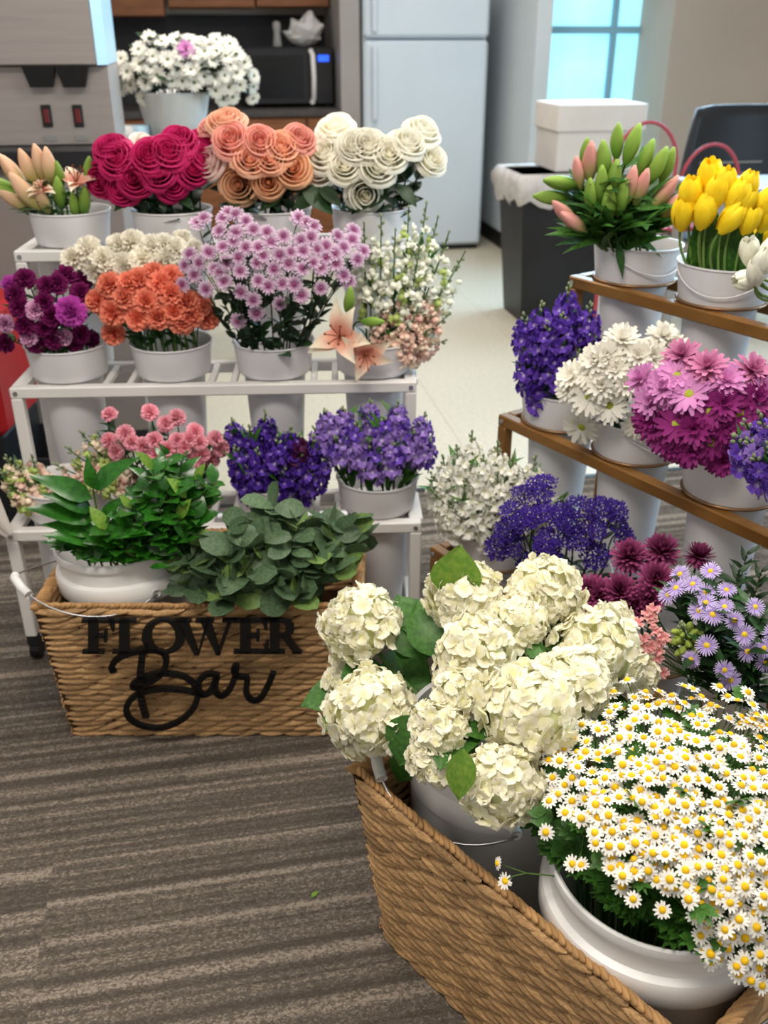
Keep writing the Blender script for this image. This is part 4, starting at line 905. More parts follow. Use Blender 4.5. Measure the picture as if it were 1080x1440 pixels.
for x, y, ax, sc, lb in ((481, 474, (-.25, -.9, .35), 1.12, 'open cream and peach lily, the larger of two above the bucket rim'), (513, 494, (.1, -.8, -.15), .92, 'smaller open peach lily hanging over the bucket rim')):
    p, n = on_dome(x, y, DL); t, c = stalk('lily', 'lily', 'A8', [(p, V3(ax).normalized())], 'lily', sc, r=.003, leaves=2, depth=-.25); t['label'] = lb; t['group'] = 'open lilies on the middle tier'
for x, y, ax, w_ in ((488, 440, (.15, -.2, 1), 'upright green lily bud above the open lilies'), (508, 452, (.9, -.4, .1), 'green lily bud pointing sideways beside the open lilies')):
    p, n = on_dome(x, y, DL); t, c = stalk('lily', 'lily', 'A8', [(p, V3(ax).normalized())], 'bud_green', .75, r=.003); t['label'] = w_; t['group'] = 'open lilies on the middle tier'
spikes([(620, 408), (633, 440), (600, 402), (556, 405), (588, 432), (628, 478), (540, 425), (572, 455), (545, 470), (605, 462)], 'A8', ['snap_pink', 'snap_pink', 'snap_palepink'], .13, 17, 'snapdragon', 'snapdragon', 'peach pink snapdragon beside the open lilies', MS, 'peach pink snapdragons', fr=.02)
spikes([(600, 284), (655, 352), (632, 325), (536, 302), (575, 290), (512, 312), (616, 304), (556, 322), (640, 374), (592, 332), (520, 345)], 'A8', ['snap_white', 'snap_white', 'snap_white', 'snap_white', 'snap_green'], .19, 20, 'snapdragon', 'snapdragon', 'white green-tipped snapdragon behind the lilies', MS, 'white snapdragons', Y=BK['A8'].y+.05, fr=.021, ry=.1)
# white stand, lowest
spikes([(8, 640), (44, 640), (26, 655), (0, 660), (52, 672), (30, 684), (12, 690)], 'A9', ['snap_palepink', 'snap_pink', 'snap_green'], .1, 15, 'snapdragon', 'snapdragon', 'pale pink snapdragon leaning past the stand corner', MS, 'pale pink snapdragons', D=dome([(-5, 630), (60, 700)], BK['A9'].y, .09), fr=.02)
spikes([(92, 628), (112, 606), (136, 606), (104, 650), (74, 652), (150, 624), (128, 640)], 'A10', ['snap_pink', 'snap_palepink', 'snap_green'], .13, 17, 'snapdragon', 'snapdragon', 'pink snapdragon behind the glossy green leaves', MS, 'pink snapdragons', fr=.021, D=dome([(70, 596), (170, 680)], BK['A10'].y, .08))
PK = Z([(490, 75), (670, 65), (740, 115), (790, 90), (870, 150), (890, 200), (905, 250), (960, 180), (985, 225), (940, 275), (880, 270), (790, 190), (820, 220), (690, 190), (640, 215), (680, 260), (560, 160), (490, 190), (590, 200), (700, 250), (845, 185), (520, 240), (750, 230)], 3.176, 3.176, 0, 560)
bunch(PK, 'A10', 'carnation_pink', .66, 'carnation', 'carnation', 'small pink carnation behind the glossy green leaves', MS, 'pink carnations', ry=.1, **cl)
sk = dict(fr=.018, leaves=9, lk='mid', ll=.062)
spikes([(326, 588), (372, 576), (350, 598), (410, 600), (442, 612), (390, 612), (330, 626), (462, 640), (424, 636), (362, 630), (345, 655), (400, 655), (438, 660)], 'A11', ['stock_darkviolet', 'stock_darkviolet', 'stock_violet'], .095, 14, 'stock', 'stock flower', 'dark violet stock on the lowest tier', MS, 'dark violet stock', D=dome([(318, 572), (468, 675)], BK['A11'].y, .1), **sk)
spikes([(420, 610, 'stock_plum')], 'A11', 'stock_plum', .07, 10, 'stock', 'stock flower', 'single deep maroon stock stem among the dark violet ones', '|', 'maroon stock', D=dome([(318, 572), (468, 675)], BK['A11'].y, .1), **sk)
spikes([(456, 575), (482, 572), (520, 562), (560, 564), (598, 580), (540, 586), (440, 600), (502, 592), (606, 616), (470, 612), (582, 604), (520, 620), (552, 622)], 'A12', ['stock_lavender', 'stock_violet', 'stock_lavender'], .085, 13, 'stock', 'stock flower', 'lavender stock on the lowest tier', MS, 'lavender stock', D=dome([(435, 560), (610, 660)], BK['A12'].y, .1), **sk)
# bronze stand, top
G = 'green and pink lilies on the bronze stand'; D = dome([(780, 215), (945, 345)], BK['B1'].y, .11)
for x, y, k, dx, dz, sc in ((868, 208, 'green', -.1, 1, 1), (885, 215, 'green', .2, 1, 1.1), (823, 218, 'green', 0, 1, .8), (905, 230, 'green', .25, 1, 1), (918, 245, 'green', .35, 1, 1), (935, 240, 'green', .2, 1, .9), (848, 240, 'green', -.15, 1, 1.1), (862, 262, 'green', 0, 1, 1), (800, 258, 'green', -1, .15, 1), (785, 278, 'green', -1, .1, 1),
                       (830, 240, 'pink', -.1, 1, 1.15), (815, 250, 'pink', -.3, 1, 1), (885, 270, 'pink', .05, 1, 1.1), (898, 272, 'pink', .2, 1, 1), (925, 282, 'pink', .5, .8, 1.1), (935, 300, 'pink', .6, .8, 1.1), (800, 305, 'pink', -.8, .7, 1.1), (815, 320, 'pink', -.8, .6, 1), (872, 290, 'green', .05, 1, 1), (855, 300, 'green', -.1, 1, 1.1), (832, 285, 'green', -.2, 1, 1), (845, 268, 'green', -.1, 1, 1)):
    p, n = on_dome(x, y, D); ax = V3((dx, -.25, dz)).normalized(); p = p-ax*.025
    t, c = stalk('lily', 'lily', 'B1', [(p, ax)], 'bud_'+k, sc*.9, r=.0032, leaves=8, lk=['lance', 'mid', 'mid'], ll=.12, lf=(.15, .9))
    tell(t, ('light green' if k == 'green' else 'pinkish')+' lily bud on the bronze stand', WS, p, G)
def tulips(pts, key, kind, desc, where, group, sc):
    D = dome([(q[0], q[1]) for q in pts], BK[key].y, .09)
    for x, y, dx, dz in pts:
        p, n = on_dome(x, y, D); ax = V3((dx, -.3, dz)).normalized(); p = p-ax*.03
        t, c = stalk('tulip', 'tulip', key, [(p, ax)], 'tulip_'+kind, sc, r=.0034, m='calyx')
        for i in range(3):
            b, rim = in_bucket(key, p, .05); a = rnd.uniform(-PI, PI); d = V3((math.cos(a)*.22, math.sin(a)*.16, 1))
            leaf(t, 'strap', rim-V3((0, -.015, .03)), d, TOCAM(p)+V3((0, 0, .2)), rnd.uniform(.13, .19), W=1.75)
        tell(t, desc, where, p, group)
tulips(Z([(857, 195, -.1, 1), (785, 260, -.15, 1), (756, 335, -.05, 1), (838, 330, 0, 1), (880, 255, .1, 1), (960, 265, .25, 1), (935, 350, .5, .9), (995, 230, .2, 1), (1010, 350, .1, 1), (1065, 300, .3, 1), (1050, 430, .3, 1), (990, 285, .3, 1), (845, 300, 0, 1), (1075, 340, .3, 1), (910, 225, .05, 1)], 2.7, 2.7, 680, 180), 'B2', 'yellow', 'yellow tulip on the bronze stand', WS, 'yellow tulips', .98)
tulips(Z([(1008, 465, -.25, 1), (1000, 578, -1, .05), (1060, 512, .1, 1), (1035, 545, -.2, 1), (1085, 470, .2, 1)], 2.7, 2.7, 680, 180), 'B3', 'white', 'white tulip beside the yellow tulips', WS, 'white tulips', .82)
# bronze stand, middle
spikes([(800, 398), (762, 424), (736, 440), (830, 425), (736, 482), (770, 452), (836, 470), (792, 440), (752, 505), (815, 492), (785, 480)], 'B5', ['stock_darkviolet', 'stock_violet', 'stock_violet'], .1, 15, 'stock', 'stock flower', 'deep violet stock at the bronze stand corner', WS, 'deep violet stock', D=dome([(728, 396), (845, 530)], BK['B5'].y, .09), **sk)
dk = dict(r=.0024, leaves=4, lk=['lancedark', 'rosel'], ll=.045, m='stemdark')
DW = dome([(795, 470), (960, 600)], BK['B6'].y, .11)
bunch(Z([(525, 105, 'double_white'), (400, 225, 'daisy_white'), (400, 320, 'daisy_white'), (480, 350, 'daisy_white'), (590, 165, 'double_white'), (500, 215, 'double_white'), (340, 245, 'double_white'), (375, 430, 'daisy_white'), (680, 95, 'double_white'), (720, 130, 'double_white'), (590, 420, 'double_white'), (470, 165, 'double_white'), (640, 170, 'double_white'), (430, 185, 'double_white'), (450, 275, 'double_white'), (540, 270, 'double_white'), (330, 290, 'double_white')], 2.7, 2.7, 680, 440), 'B6', 'daisy_white', 1.05, 'daisy', 'daisy', {'daisy_white': 'white daisy with green eye', 'double_white': 'white double daisy without visible eye'}, WS, 'white daisies', D=DW, cm=.5, **dk)
dp, mg, dv = 'daisy_pink', 'daisy_magenta', 'double_mauve'
DP = {'daisy_pink': 'pale pink daisy with yellow-green eye', 'double_pink': 'pale pink double daisy', 'daisy_magenta': 'dark magenta daisy with green eye', 'double_magenta': 'dark magenta double daisy', 'double_mauve': 'mauve double daisy'}
bunch(Z([(780, 310, dp), (735, 240, dp), (605, 255, 'double_pink'), (640, 340, 'double_pink'), (755, 170, dv), (850, 212, dv), (920, 260, 'double_pink'), (1015, 222, dv), (1055, 300, 'double_pink'), (1060, 380, 'double_pink'), (690, 290, 'double_pink'), (730, 425, mg), (858, 375, mg), (970, 382, mg), (860, 492, mg), (650, 430, 'double_magenta'), (690, 468, mg), (630, 400, 'double_magenta'), (910, 345, 'double_magenta'), (1022, 335, 'double_magenta'), (790, 515, 'double_magenta'), (910, 555, 'double_magenta'), (800, 440, 'double_magenta'), (720, 500, 'double_magenta'), (920, 440, 'double_magenta'), (1070, 240, dv)], 2.7, 2.7, 680, 440), 'B7', dp, 1.05, 'daisy', 'daisy', DP, WS, 'pink and magenta daisies', ry=.12, cm=.5, **dk)
spikes([(1066, 578), (1046, 590), (1084, 590), (1050, 616), (1030, 612), (1078, 622), (1095, 600), (1060, 640)], 'B8', ['stock_violet', 'stock_lavender'], .09, 14, 'stock', 'stock flower', 'violet stock stem beside the magenta daisies', WS, 'violet stock beside the daisies', D=dome([(1015, 575), (1150, 680)], BK['B8'].y, .1), **sk)
# bronze stand, lowest
spikes([(664, 606), (622, 640), (606, 664), (700, 620), (754, 640), (642, 626), (722, 640), (764, 678), (798, 694), (612, 694), (652, 676), (700, 664), (680, 640), (740, 690), (632, 704), (690, 700)], 'B9', 'stock_white', .12, 17, 'stock', 'stock flower', 'white stock stem on the bronze stand', WS, 'white stock', D=dome([(598, 604), (800, 750)], BK['B9'].y, .12), fr=.021, leaves=9, lk='mid', ll=.075, m='calyx')
ST_ = Z([(615, 345), (530, 390), (600, 390), (480, 470), (560, 500), (460, 560), (520, 530), (620, 480), (700, 500), (790, 460), (740, 530), (860, 555), (960, 470), (900, 470), (980, 560), (1000, 600), (640, 610), (410, 640), (770, 600), (860, 680), (640, 670), (480, 630), (560, 720)], 3.375, 3.375, 580, 580)
bunch(ST_, 'B10', 'statice', .8, 'statice_spray', 'statice', 'spray of deep blue statice', WS, 'blue statice sprays', ry=.13, k=2, up=.9, cm=.2, r=.003, leaves=3, lk='lancedark', ll=.05, m='stemdark')
bunch(Z([(380, 225), (540, 195), (730, 225), (190, 405), (330, 400), (315, 500), (515, 350), (470, 440), (240, 430), (400, 470), (150, 440)], 3.6, 3.6, 780, 720), 'B11', 'pompon', .88, 'pompon_chrysanthemum', 'chrysanthemum', 'burgundy pompon chrysanthemum', WS, 'burgundy pompons', ry=.1, up=.6, r=.003, leaves=2, lk='rosel', ll=.05, m='stemdark')
AS = Z([(635, 315), (575, 420), (615, 385), (700, 365), (730, 500), (765, 460), (860, 480), (1015, 480), (975, 705), (1060, 690), (1065, 760), (770, 675), (690, 745), (890, 850), (860, 800), (960, 620), (910, 550), (870, 395), (765, 408), (790, 300), (800, 520), (1100, 620)], 3.6, 3.6, 780, 720)
DAS = dome([(930, 800), (1090, 960)], BK['B12'].y, .13)
bunch(AS, 'B12', 'aster', .86, 'aster_spray', 'aster', 'spray of lilac asters with yellow eyes', WS, 'lilac asters', D=DAS, k=2, up=.3, cm=.6, r=.002, leaves=34, lk=['lancedark', 'lancedark', 'lance'], ll=.055, m='stemdark', lf=(.25, 1))
bunch(Z([(490, 530), (500, 560), (470, 510), (540, 630), (490, 680), (525, 740), (550, 815), (480, 750), (425, 560), (510, 600), (530, 660), (560, 640), (500, 490), (525, 700), (460, 690), (455, 640)], 3.6, 3.6, 780, 720), 'B12', 'pinkbloom', .9, 'pink_filler_spray', 'filler flower', 'spray of small salmon pink blooms beside the asters', WS, 'salmon pink filler flowers', D=dome([(895, 850), (950, 960)], BK['B12'].y-.05, .03), k=5, cm=.5, r=.0018, leaves=10, lk='lance', ll=.03)
for i, (x, y) in enumerate(((1052, 775), (1072, 800), (1040, 800))):
    p, n = on_dome(x, y, DAS); b, rim = in_bucket('B12', p); t = root_at('leafy_stem', 'foliage stem', b); pts = curve(b, rim, p, V3((.1, 0, 1)), 9); mb = MB(); mb.tube([q-b for q in pts], .0022, .001, 5); part('stem', mb, 'stem', t, smooth=True)
    for k in range(22):
        u = .35+.65*k/22; f = 1+u*(len(pts)-2); i0 = min(int(f), len(pts)-2); q = pts[i0].lerp(pts[i0+1], f-i0); a = k*2.4
        leaf(t, 'lancedark', q, V3((math.cos(a), math.sin(a), .8)), V3((0, 0, 1))+TOCAM(q), .045*(1.2-.5*u))
    tell(t, 'upright narrow-leaved green stem above the asters', WS, p, 'narrow-leaved stems')
# ------------------------------------------------------------------ vase of daisies on the counter behind
VV = 4.3; vx, vz0 = uz(250, 206, VV); vz1 = uz(250, 128, VV)[1]; vp = room(vx, VV, vz0); hv = vz1-vz0
st_ = rthing('side_stand', 'black metal side stand under the white fluted vase', 'stand', vx, VV, 0)
mb = MB(); rbox(mb, -.3, .25, -.16, .3, vz0-.03, vz0, .004); part('top', mb, 'blackplastic', st_)
for x_ in (-.28, .23):
    for y_ in (-.14, .28):
        mb = MB(); mb.box((x_-.012, y_-.012, 0), (x_+.012, y_+.012, vz0-.03)); part('leg', mb, 'blackplastic', st_)
mb = MB(); vs = []; n = 64; R1 = .148; R0 = .105
for i, (t, k) in enumerate(((0, .96), (.03, 1), (.5, 1), (.95, 1), (.985, 1.03), (1, 1.0), (.98, .95), (.5, .93), (.05, .9))):
    for j in range(n):
        q = 2*PI*j/n; fl_ = 1+(.025*math.cos(16*(q+t*.5)) if i < 4 else 0); r = (R0+(R1-R0)*t)*k*fl_; vs.append((r*math.cos(q), r*math.sin(q), hv*t))
mb.add(vs, [(i*n+j, i*n+(j+1) % n, i*n+n+(j+1) % n, i*n+n+j) for i in range(8) for j in range(n)]+[tuple(range(n-1, -1, -1)), tuple(range(8*n, 9*n))])
M['ceramic'] = mat('white_ceramic', hx('d8d8d4'), hx('c6c8c6'), .3, nscale=4, spec=.5)
vo = obj('fluted_vase', mb.mesh('fluted_vase', M['ceramic'], True), None, vp); vo['label'] = 'white spirally fluted vase of daisies beside the drink dispenser'; vo['category'] = 'vase'
BK['V'] = vp+V3((0, 0, hv-.06)); DV = dome([(165, 50), (350, 140)], vp.y, .17); VPT = []
vt_ = 0
while len(VPT) < 48:
    vt_ += 1; x, y = rnd.uniform(160, 358), rnd.uniform(48, 140)
    if ((x-258)/102)**2+((y-118)/74)**2 > 1 or (y > 116 and 205 < x < 290) or (y > 124 and x < 200): continue
    if all((x-a)**2+(y-b)**2 > (19-vt_*.002)**2 for a, b in VPT): VPT.append((x, y))
bunch(VPT, 'V', 'daisy_v', .85, 'daisy', 'daisy', 'white daisy in the fluted vase', MS, 'white daisies in the vase', D=DV, cm=.5, r=.0025, leaves=6, lk='rosel', ll=.06, lf=(.2, .95), m='stemdark', depth=-.05)
bunch([(262, 70)], 'V', 'double_pink', 1.0, 'daisy', 'daisy', 'single pink bloom among the white vase daisies', '|', 'pink vase bloom', D=DV, r=.0025, depth=-.05)
for x, y, m_, lb in ((199, 180, 'paleblue', 'pale blue cup on the black side stand'), (180, 186, 'bag', 'small white cup on the black side stand')):
    u_, z_ = uz(x, y+8, VV-.05); lathe_obj('cup', [(.001, 0), (.03, 0), (.036, .09), (.034, .09), (.028, .006), (.001, .006)], m_, room(u_, VV-.05, vz0), lb, 'cup')
# ------------------------------------------------------------------ mixed greens and eucalyptus in the lettered basket
def leaf_px(parent, kind, a, b, ya, yb, nrm=None, W=1.0, name='leaf'):
    p = at_y(*a, ya); q = at_y(*b, yb); d = q-p; return leaf(parent, kind, p, d, nrm or TOCAM(p)+V3((0, 0, .5)), d.length*1.04, name, W)
pb = V3((P1[0], P1[1], .12)); t = thing('leaf_branch', 'branch of long pointed green leaves leaning over the pail rim', 'branch', pb); t['group'] = 'mixed greens in the pail'
zf = lambda x, y: (x/3.176, 560+y/3.176)
Yg = P1[1]-.11; rach = [at_y(*zf(*q), Yg) for q in ((455, 680), (445, 590), (432, 500), (415, 405))]
mb = MB(); mb.tube([V3((0, 0, .02)), V3((.02, -.03, .2))]+[p-pb for p in rach], .003, .0018, 6); part('stem', mb, 'leafyel', t, smooth=True)
for a, b, dy in (((415, 405), (388, 258), 0), ((415, 405), (612, 262), -.01), ((412, 450), (138, 343), -.03), ((415, 500), (185, 425), -.05), ((428, 540), (118, 488), -.05), ((445, 640), (200, 608), -.07), ((440, 600), (190, 560), -.04), ((452, 590), (672, 602), -.05), ((448, 560), (560, 430), .0), ((455, 650), (420, 750), -.03), ((455, 650), (560, 745), -.03)):
    leaf_px(t, 'gloss', zf(*a), zf(*b), Yg, Yg+dy, V3((rnd.uniform(-.2, .2), -.7, .9)), 1.0)
GR = [(x, y) for x, y in ((215, 660), (232, 640), (255, 655), (275, 675), (200, 690), (235, 690), (262, 700), (290, 690), (225, 720), (250, 730), (275, 730), (205, 740), (185, 715), (180, 745), (240, 760), (165, 765), (215, 775), (300, 680), (150, 745), (265, 755), (100, 770), (125, 780), (95, 750), (145, 785), (190, 785), (240, 780))]
DG = dome([(100, 640), (300, 790)], P1[1], .13); BK['G'] = V3((P1[0], P1[1], .40))
for i, (x, y) in enumerate(GR):
    p, n = on_dome(x, y, DG); b, rim = in_bucket('G', p, .11, -.27); t = root_at('leaf_branch', 'branch', b); pts = curve(b, rim, p, (n+V3((0, 0, .8))).normalized(), 8); mb = MB(); mb.tube([q-b for q in pts], .0026, .0012, 5); part('stem', mb, 'leafyel' if i % 4 == 0 else 'stem', t, smooth=True)
    for k in range(13):
        u = .3+.7*k/12; f = 1+u*(len(pts)-2); i0 = min(int(f), len(pts)-2); q = pts[i0].lerp(pts[i0+1], f-i0); a = k*2.4+i
        d = V3((math.cos(a), math.sin(a), .35 if k < 12 else 1.5)); 
        leaf(t, 'yellow' if (k == 12 and i % 3 == 0) else ('roundgloss' if (i+k) % 3 else 'gloss'), q, d, V3((0, 0, 1))+TOCAM(q)*.5+n*.3, rnd.uniform(.05, .085)*(1.1-.35*u))
    tell(t, 'glossy round-leaved branch in the basket pail', MS, p, 'mixed greens in the pail')
sl = obj('fallen_leaf', LF['gloss'], None, at_y(210, 798, P1[1]-.165)); sl.rotation_euler = (.3, 0, .1); sl.scale = (.05, .05, .05); sl['label'] = 'single green leaf lying across the white pail rim'; sl['category'] = 'leaf'
KX = V3((-.235, 1.81, .06)); EU = [(385, 715), (350, 730), (420, 735), (470, 740), (300, 760), (330, 770), (370, 760), (410, 770), (450, 775), (490, 735), (280, 790), (310, 810), (350, 810), (390, 815), (430, 810), (470, 800), (265, 830), (325, 845), (410, 845), (255, 775), (485, 780), (500, 760)]
DE = dome([(250, 705), (500, 850)], 1.79, .16); BK['E'] = V3((-.235, 1.80, .34))
for i, (x, y) in enumerate(EU):
    p, n = on_dome(x, y, DE); b, rim = in_bucket('E', p, .11, -.26); t = root_at('eucalyptus_branch', 'eucalyptus', b); tipd = (n+V3((0, 0, .5 if y < 800 else .05))).normalized(); pts = curve(b, rim, p, tipd, 9); mb = MB(); mb.tube([q-b for q in pts], .0026, .0012, 5); part('stem', mb, 'euc', t, smooth=True)
    for k in range(7):
        u = .38+.62*k/6; f = 1+u*(len(pts)-2); i0 = min(int(f), len(pts)-2); q = pts[i0].lerp(pts[i0+1], f-i0)
        for s_ in (-1, 1):
            a = k*PI/2+i+(PI if s_ > 0 else 0); d = V3((math.cos(a), math.sin(a)*.8, rnd.uniform(-.1, .7)))
            leaf(t, rnd.choice(['euc', 'euc', 'euc', 'euc2', 'euclong', 'euclong']), q, d, TOCAM(q)*rnd.uniform(-.2, .9)+V3((rnd.uniform(-.9, .9), 0, rnd.uniform(-.1, .9))), rnd.uniform(.062, .1)*(1.05-.25*u))
    tell(t, 'grey-green eucalyptus branch in the lettered basket', MS, p, 'eucalyptus branches')
# a few big leaves that hang out of the bunches
def hang(group, rows):
    rs = [o for o in COL.objects if o.parent is None and o.get('group') == group]
    for kind, a, b, Y, W in rows:
        o = min(rs, key=lambda o: (o.location-at_y(*a, Y)).length); leaf_px(o, kind, a, b, Y, Y-.02, V3((rnd.uniform(-.3, .3), -.6, .9)), W)
ya = BK['A3'].y-.08
hang('peach and pink roses', [('rosel', (425, 262), (468, 300), ya, 1.0), ('rosel', (450, 268), (412, 296), ya, 1.0), ('rosel', (400, 268), (365, 296), ya, .9), ('rosel', (448, 262), (480, 290), ya, .9), ('rosel', (350, 275), (318, 292), ya, .9), ('rosel', (380, 268), (392, 298), ya, .9)])
hang('magenta roses', [('rosel', (190, 275), (160, 296), ya, .9), ('rosel', (200, 272), (204, 302), ya, .8), ('rosel', (250, 275), (272, 294), ya, .9), ('rosel', (225, 272), (232, 298), ya, .9)])
hang('cream roses', [('rosel', (525, 282), (494, 300), ya, .9), ('rosel', (545, 265), (520, 292), ya, .9), ('rosel', (560, 262), (586, 290), ya, .9)])
yb = BK['B1'].y-.08
hang('green and pink lilies on the bronze stand', [('mid', (838, 330), (768, 330), yb, .9), ('mid', (850, 335), (792, 356), yb, .9), ('lance', (868, 340), (876, 392), yb, .9), ('mid', (890, 332), (930, 362), yb, 1.0), ('mid', (862, 300), (902, 345), yb, 1.0), ('mid', (895, 300), (948, 285), yb, .9)])
spikes([(957, 876)], 'B12', 'greenbud', .075, 28, 'green_bud_spike', 'bud spike', 'yellow-green bud spike among the lilac asters', '|', 'bud spike', D=dome([(930, 870), (980, 930)], BK['B12'].y-.06, .03), fr=.012, leaves=2, fs=1.5)
# ------------------------------------------------------------------ hydrangeas
HY = [(511, 880, 60, .53), (522, 1003, 68, .49), (488, 958, 36, .42), (652, 842, 56, .60), (764, 838, 56, .60), (727, 878, 46, .59), (667, 918, 56, .60), (645, 973, 42, .58), (620, 1022, 44, .55), (614, 1066, 42, .51), (838, 915, 66, .55), (744, 1000, 76, .58), (708, 1104, 62, .52), (806, 962, 56, .57), (885, 948, 42, .47), (860, 880, 36, .53)]
hw_ = ['far corner above the lettered basket', 'near corner over the basket rim', 'small, half hidden behind the corner head', 'topmost beside the pale green leaf', 'topmost beside the blue statice', 'small, between the two topmost heads', 'centre of the bunch, beside dark leaves', 'narrow, below the central head', 'narrow, above the pail rim', 'lowest small one against the pail', 'big outer head facing the burgundy pompons', 'largest one in the middle of the bunch', 'hanging over the pail beside the chamomile', 'above the first chamomile blooms', 'low outer head beside the chamomile', 'small outer head below the statice']
coreb = MB(); coreb.ball(1, 1, 1, .92, (0, 0, 0), 16, 10); core_me = coreb.mesh('flower_core', M['hyd_core'], True)
BK['H'] = V3((P2[0], P2[1], .37))
for i, (x, y, rp, z) in enumerate(HY):
    c = at_z(x, y, z); R = rp*.95*(c-CO).dot(FWD)/FPX; b, rim = in_bucket('H', c, .115, -.28); ax = ((c-rim).normalized()+V3((0, 0, .6))).normalized()
    t = root_at('hydrangea', 'hydrangea', b); t['group'] = 'cream hydrangeas'; t['label'] = 'cream hydrangea head, '+hw_[i]
    pts = curve(b, rim, c-ax*R*.4, ax, 7); mb = MB(); mb.tube([q-b for q in pts], .005, .004, 7); part('stem', mb, 'stem', t, smooth=True)
    fh = obj('flower_head', core_me, t, c-b, aim(ax, rnd.random()*6), R*.80)
    nfl = int(70+R*820); q0 = rnd.random()*6; ph = rnd.random()*6
    for k in range(nfl):
        zz = 1-1.62*(k+.5)/nfl; rr = math.sqrt(1-zz*zz); a = k*2.39996+q0; d = V3((rr*math.cos(a), rr*math.sin(a), zz)); d = (d+V3((rnd.gauss(0, .07), rnd.gauss(0, .07), rnd.gauss(0, .07)))).normalized()
        bul = 1+.09*math.sin(3*a+ph)*rr+.06*math.sin(7*zz+ph)
        p = d*rnd.uniform(1.02, 1.17)*bul; fc = (d+V3((rnd.gauss(0, .36), rnd.gauss(0, .36), rnd.gauss(0, .36)))).normalized()
        v = rnd.choice(H['hfloret']); n_, me, sb_ = v[0]
        obj('floret', me, fh, p, aim(fc, rnd.random()*6), rnd.uniform(.82, 1.2)/(R*.80)*min(1, R/.06))
    for k in range(2 if y < 1000 else 0):
        f = pts[-1]-ax*R*(.35+.4*k); a = rnd.random()*6
        leaf(t, 'hyd', f, V3((math.cos(a), math.sin(a)-.4, .1)), V3((0, 0, 1))+TOCAM(f)*.5, rnd.uniform(.09, .12))
HT = {k: o for k, o in enumerate([o for o in bpy.data.objects if o.name.startswith('hydrangea') and o.parent is None])}
hyr = [o for o in COL.objects if o.parent is None and o.get('category') == 'hydrangea']
for (i, kind, x0, y0, x1, y1, z0, z1, W) in ((3, 'hydlight', 638, 840, 646, 772, .62, .70, 1.25), (6, 'hyd', 600, 930, 562, 838, .5, .56, 1), (6, 'hyd', 612, 925, 588, 850, .52, .58, .9), (0, 'hyd', 590, 920, 555, 905, .5, .5, 1), (8, 'hyd', 590, 1005, 562, 1072, .53, .47, 1.25), (8, 'hyd', 580, 1050, 560, 1098, .42, .36, 1.0),
      (9, 'hydlight', 652, 1052, 645, 1120, .60, .54, .75), (6, 'hydlight', 690, 985, 735, 945, .56, .58, 1.1), (5, 'hyd', 745, 925, 762, 906, .57, .58, 1.3), (5, 'hyd', 728, 915, 768, 928, .56, .57, 1.2), (10, 'hyd', 800, 885, 770, 875, .56, .58, 1.0), (7, 'hydlight', 680, 990, 655, 1020, .5, .48, .8), (3, 'hyd', 600, 905, 650, 885, .52, .56, .9), (1, 'hyd', 570, 930, 540, 940, .44, .46, 1), (2, 'hyd', 545, 930, 600, 960, .43, .45, 1)):
    o = hyr[i]; p = at_z(x0, y0, z0); q = at_z(x1, y1, z1); d = q-p; leaf(o, kind, p, d, TOCAM(p)+V3((0, 0, .4)), d.length*1.1, 'leaf', W)
# ------------------------------------------------------------------ chamomile
DC = (V3((.385, .945, .43)), V3((.225, .215, .185)))
POLY = [(765, 1120), (762, 1060), (785, 1010), (800, 975), (850, 962), (950, 960), (1040, 975), (1100, 1000), (1200, 1060), (1230, 1180), (1200, 1300), (1120, 1380), (1070, 1385), (1000, 1360), (985, 1310), (960, 1265), (930, 1245), (880, 1235), (845, 1215), (830, 1165), (790, 1150)]
def inside(x, y, P):
    r = False
    for i in range(len(P)):
        (a, b), (c, d) = P[i], P[i-1]
        if (b > y) != (d > y) and x < (c-a)*(y-b)/(d-b)+a: r = not r
    return r
BK['C'] = V3((P3[0], P3[1], .40)); CP_ = []; tries = 0
while tries < 14000 and len(CP_) < 760:
    tries += 1; x, y = rnd.uniform(755, 1235), rnd.uniform(955, 1390)
    dmin = 12 if y < 1080 else 13.5
    if inside(x, y, POLY) and all((x-a)**2+(y-b)**2 > dmin**2 for a, b in CP_): CP_.append((x, y))
CP_ += [(760, 1168), (800, 1215), (812, 1217), (890, 1265), (932, 1282), (1003, 1358), (995, 1345), (870, 1250), (742, 1062), (728, 1050), (712, 1048)]
hs = []
for x, y in CP_:
    p, n = on_dome(x, y, DC); p = p+n*rnd.uniform(-.02, .008); hs.append((p, (face(p, n, .55, .35)+V3((rnd.gauss(0, .22), rnd.gauss(0, .22), 0))).normalized()))
for h in clusters(hs, 7):
    t, c = stalk('chamomile_spray', 'chamomile', 'C', [(x[0], x[1]) for x in h], 'chamomile', 1.0, r=.002, leaves=8, lk='feather', ll=.04, lf=(.3, .95))
    tell(t, 'spray of small white chamomile', 'hydrangea side|', c, 'chamomile sprays')
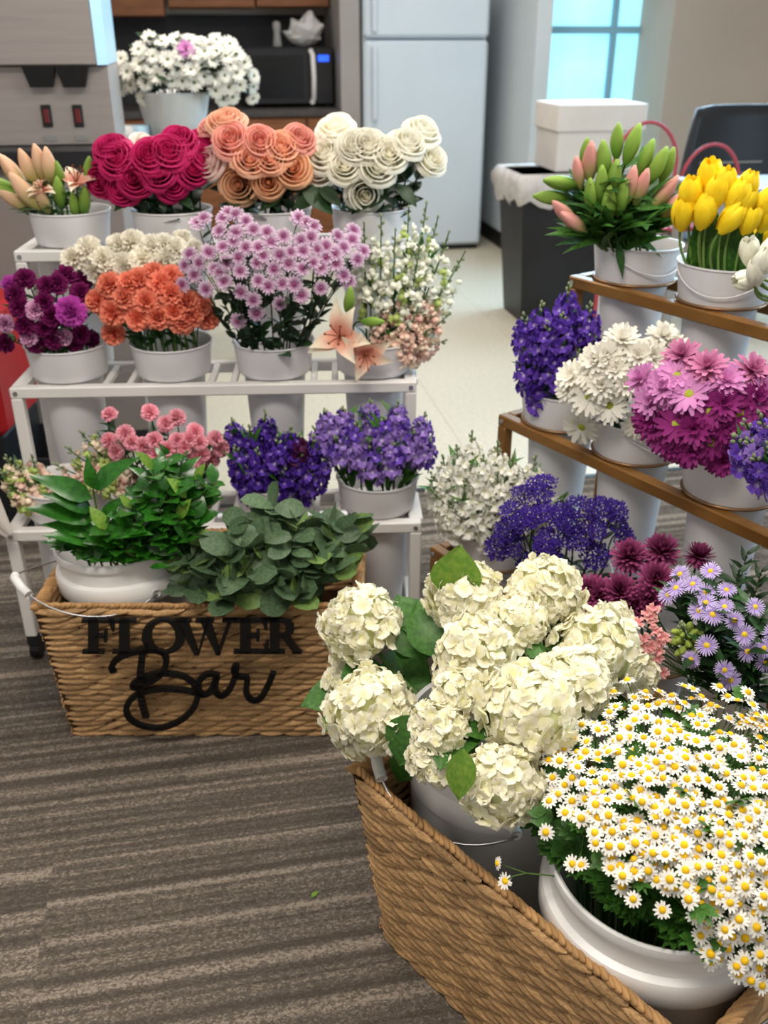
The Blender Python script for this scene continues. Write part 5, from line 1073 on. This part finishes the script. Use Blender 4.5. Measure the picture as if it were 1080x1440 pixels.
# leafy chamomile stems along the rim of the pail
for i in range(46):
    x, y = rnd.choice([(750, 1185), (775, 1210), (800, 1235), (830, 1265), (860, 1290), (900, 1310), (940, 1325), (980, 1335), (1020, 1350), (1060, 1350), (780, 1165), (850, 1235), (900, 1255), (930, 1285), (870, 1260), (820, 1200)]); x += rnd.uniform(-14, 14)+18; y += rnd.uniform(-14, 14)-24
    p = at_z(x, y, .43+rnd.uniform(-.01, .02)); b, rim = in_bucket('C', p, .12, -.3); t = root_at('chamomile_leaf_stem', 'chamomile', b); pts = curve(b, rim, p, ((p-rim).normalized()+V3((0, 0, .2))).normalized(), 8); mb = MB(); mb.tube([q-b for q in pts], .0022, .001, 5); part('stem', mb, 'stem', t, smooth=True)
    for k in range(12):
        u = .3+.7*k/11; f = 1+u*(len(pts)-2); i0 = min(int(f), len(pts)-2); q = pts[i0].lerp(pts[i0+1], f-i0); a = k*2.4+i
        leaf(t, 'feather', q, V3((math.cos(a), math.sin(a), .3)), V3((0, 0, 1))+TOCAM(q)*.4, rnd.uniform(.03, .05))
    tell(t, 'leafy green chamomile stem inside the pail rim', 'hydrangea side|', p, 'leafy chamomile stems')
b = at_z(782, 1232, .43); t = root_at('chamomile_spray', 'chamomile', b); t['label'] = 'stray chamomile sprig hanging out over the hydrangea pail'; t['group'] = 'stray chamomile sprig'
ps = [at_z(*q) for q in ((740, 1228, .44), (722, 1232, .445), (700, 1214, .45))]
mb = MB(); mb.tube([V3(), ps[0]-b, ps[1]-b, at_z(712, 1238, .43)-b], .0011, n=5); mb.tube([ps[0]-b, ps[2]-b], .0009, n=5); part('stem', mb, 'stem', t, smooth=True)
head(t, 'chamomile', at_z(711, 1239, .43), V3((-.5, -.4, .5)), 1); head(t, 'chamomile', ps[2], V3((-.9, -.3, .3)), .8)
fl_ = obj('fallen_leaf', LF['yellow'], None, at_z(438, 1262, .004)); fl_.scale = (.02,)*3; fl_.rotation_euler = (0, 0, .9); fl_['label'] = 'tiny pale green leaf fallen on the carpet'; fl_['category'] = 'leaf'
u0 = at_y(4, 742, 1.93); mb = MB(); pr = [(.012, -.02), (.03, .03), (.05, .085)]; mb.lathe(pr+[(.048, .085), (.028, .03), (.01, -.02)], 18)
mb.v = [(x*(1+.12*math.sin(9*math.atan2(y, x))), y*(1+.12*math.sin(7*math.atan2(y, x)+1)), z) for x, y, z in mb.v]
o = obj('paper_sleeve', mb.mesh('paper_sleeve', M['card'], False), None, u0); o.rotation_euler = (.1, -.5, 0); o['label'] = 'crumpled white paper sleeve beside the white stand corner'; o['category'] = 'paper sleeve'
label_all()
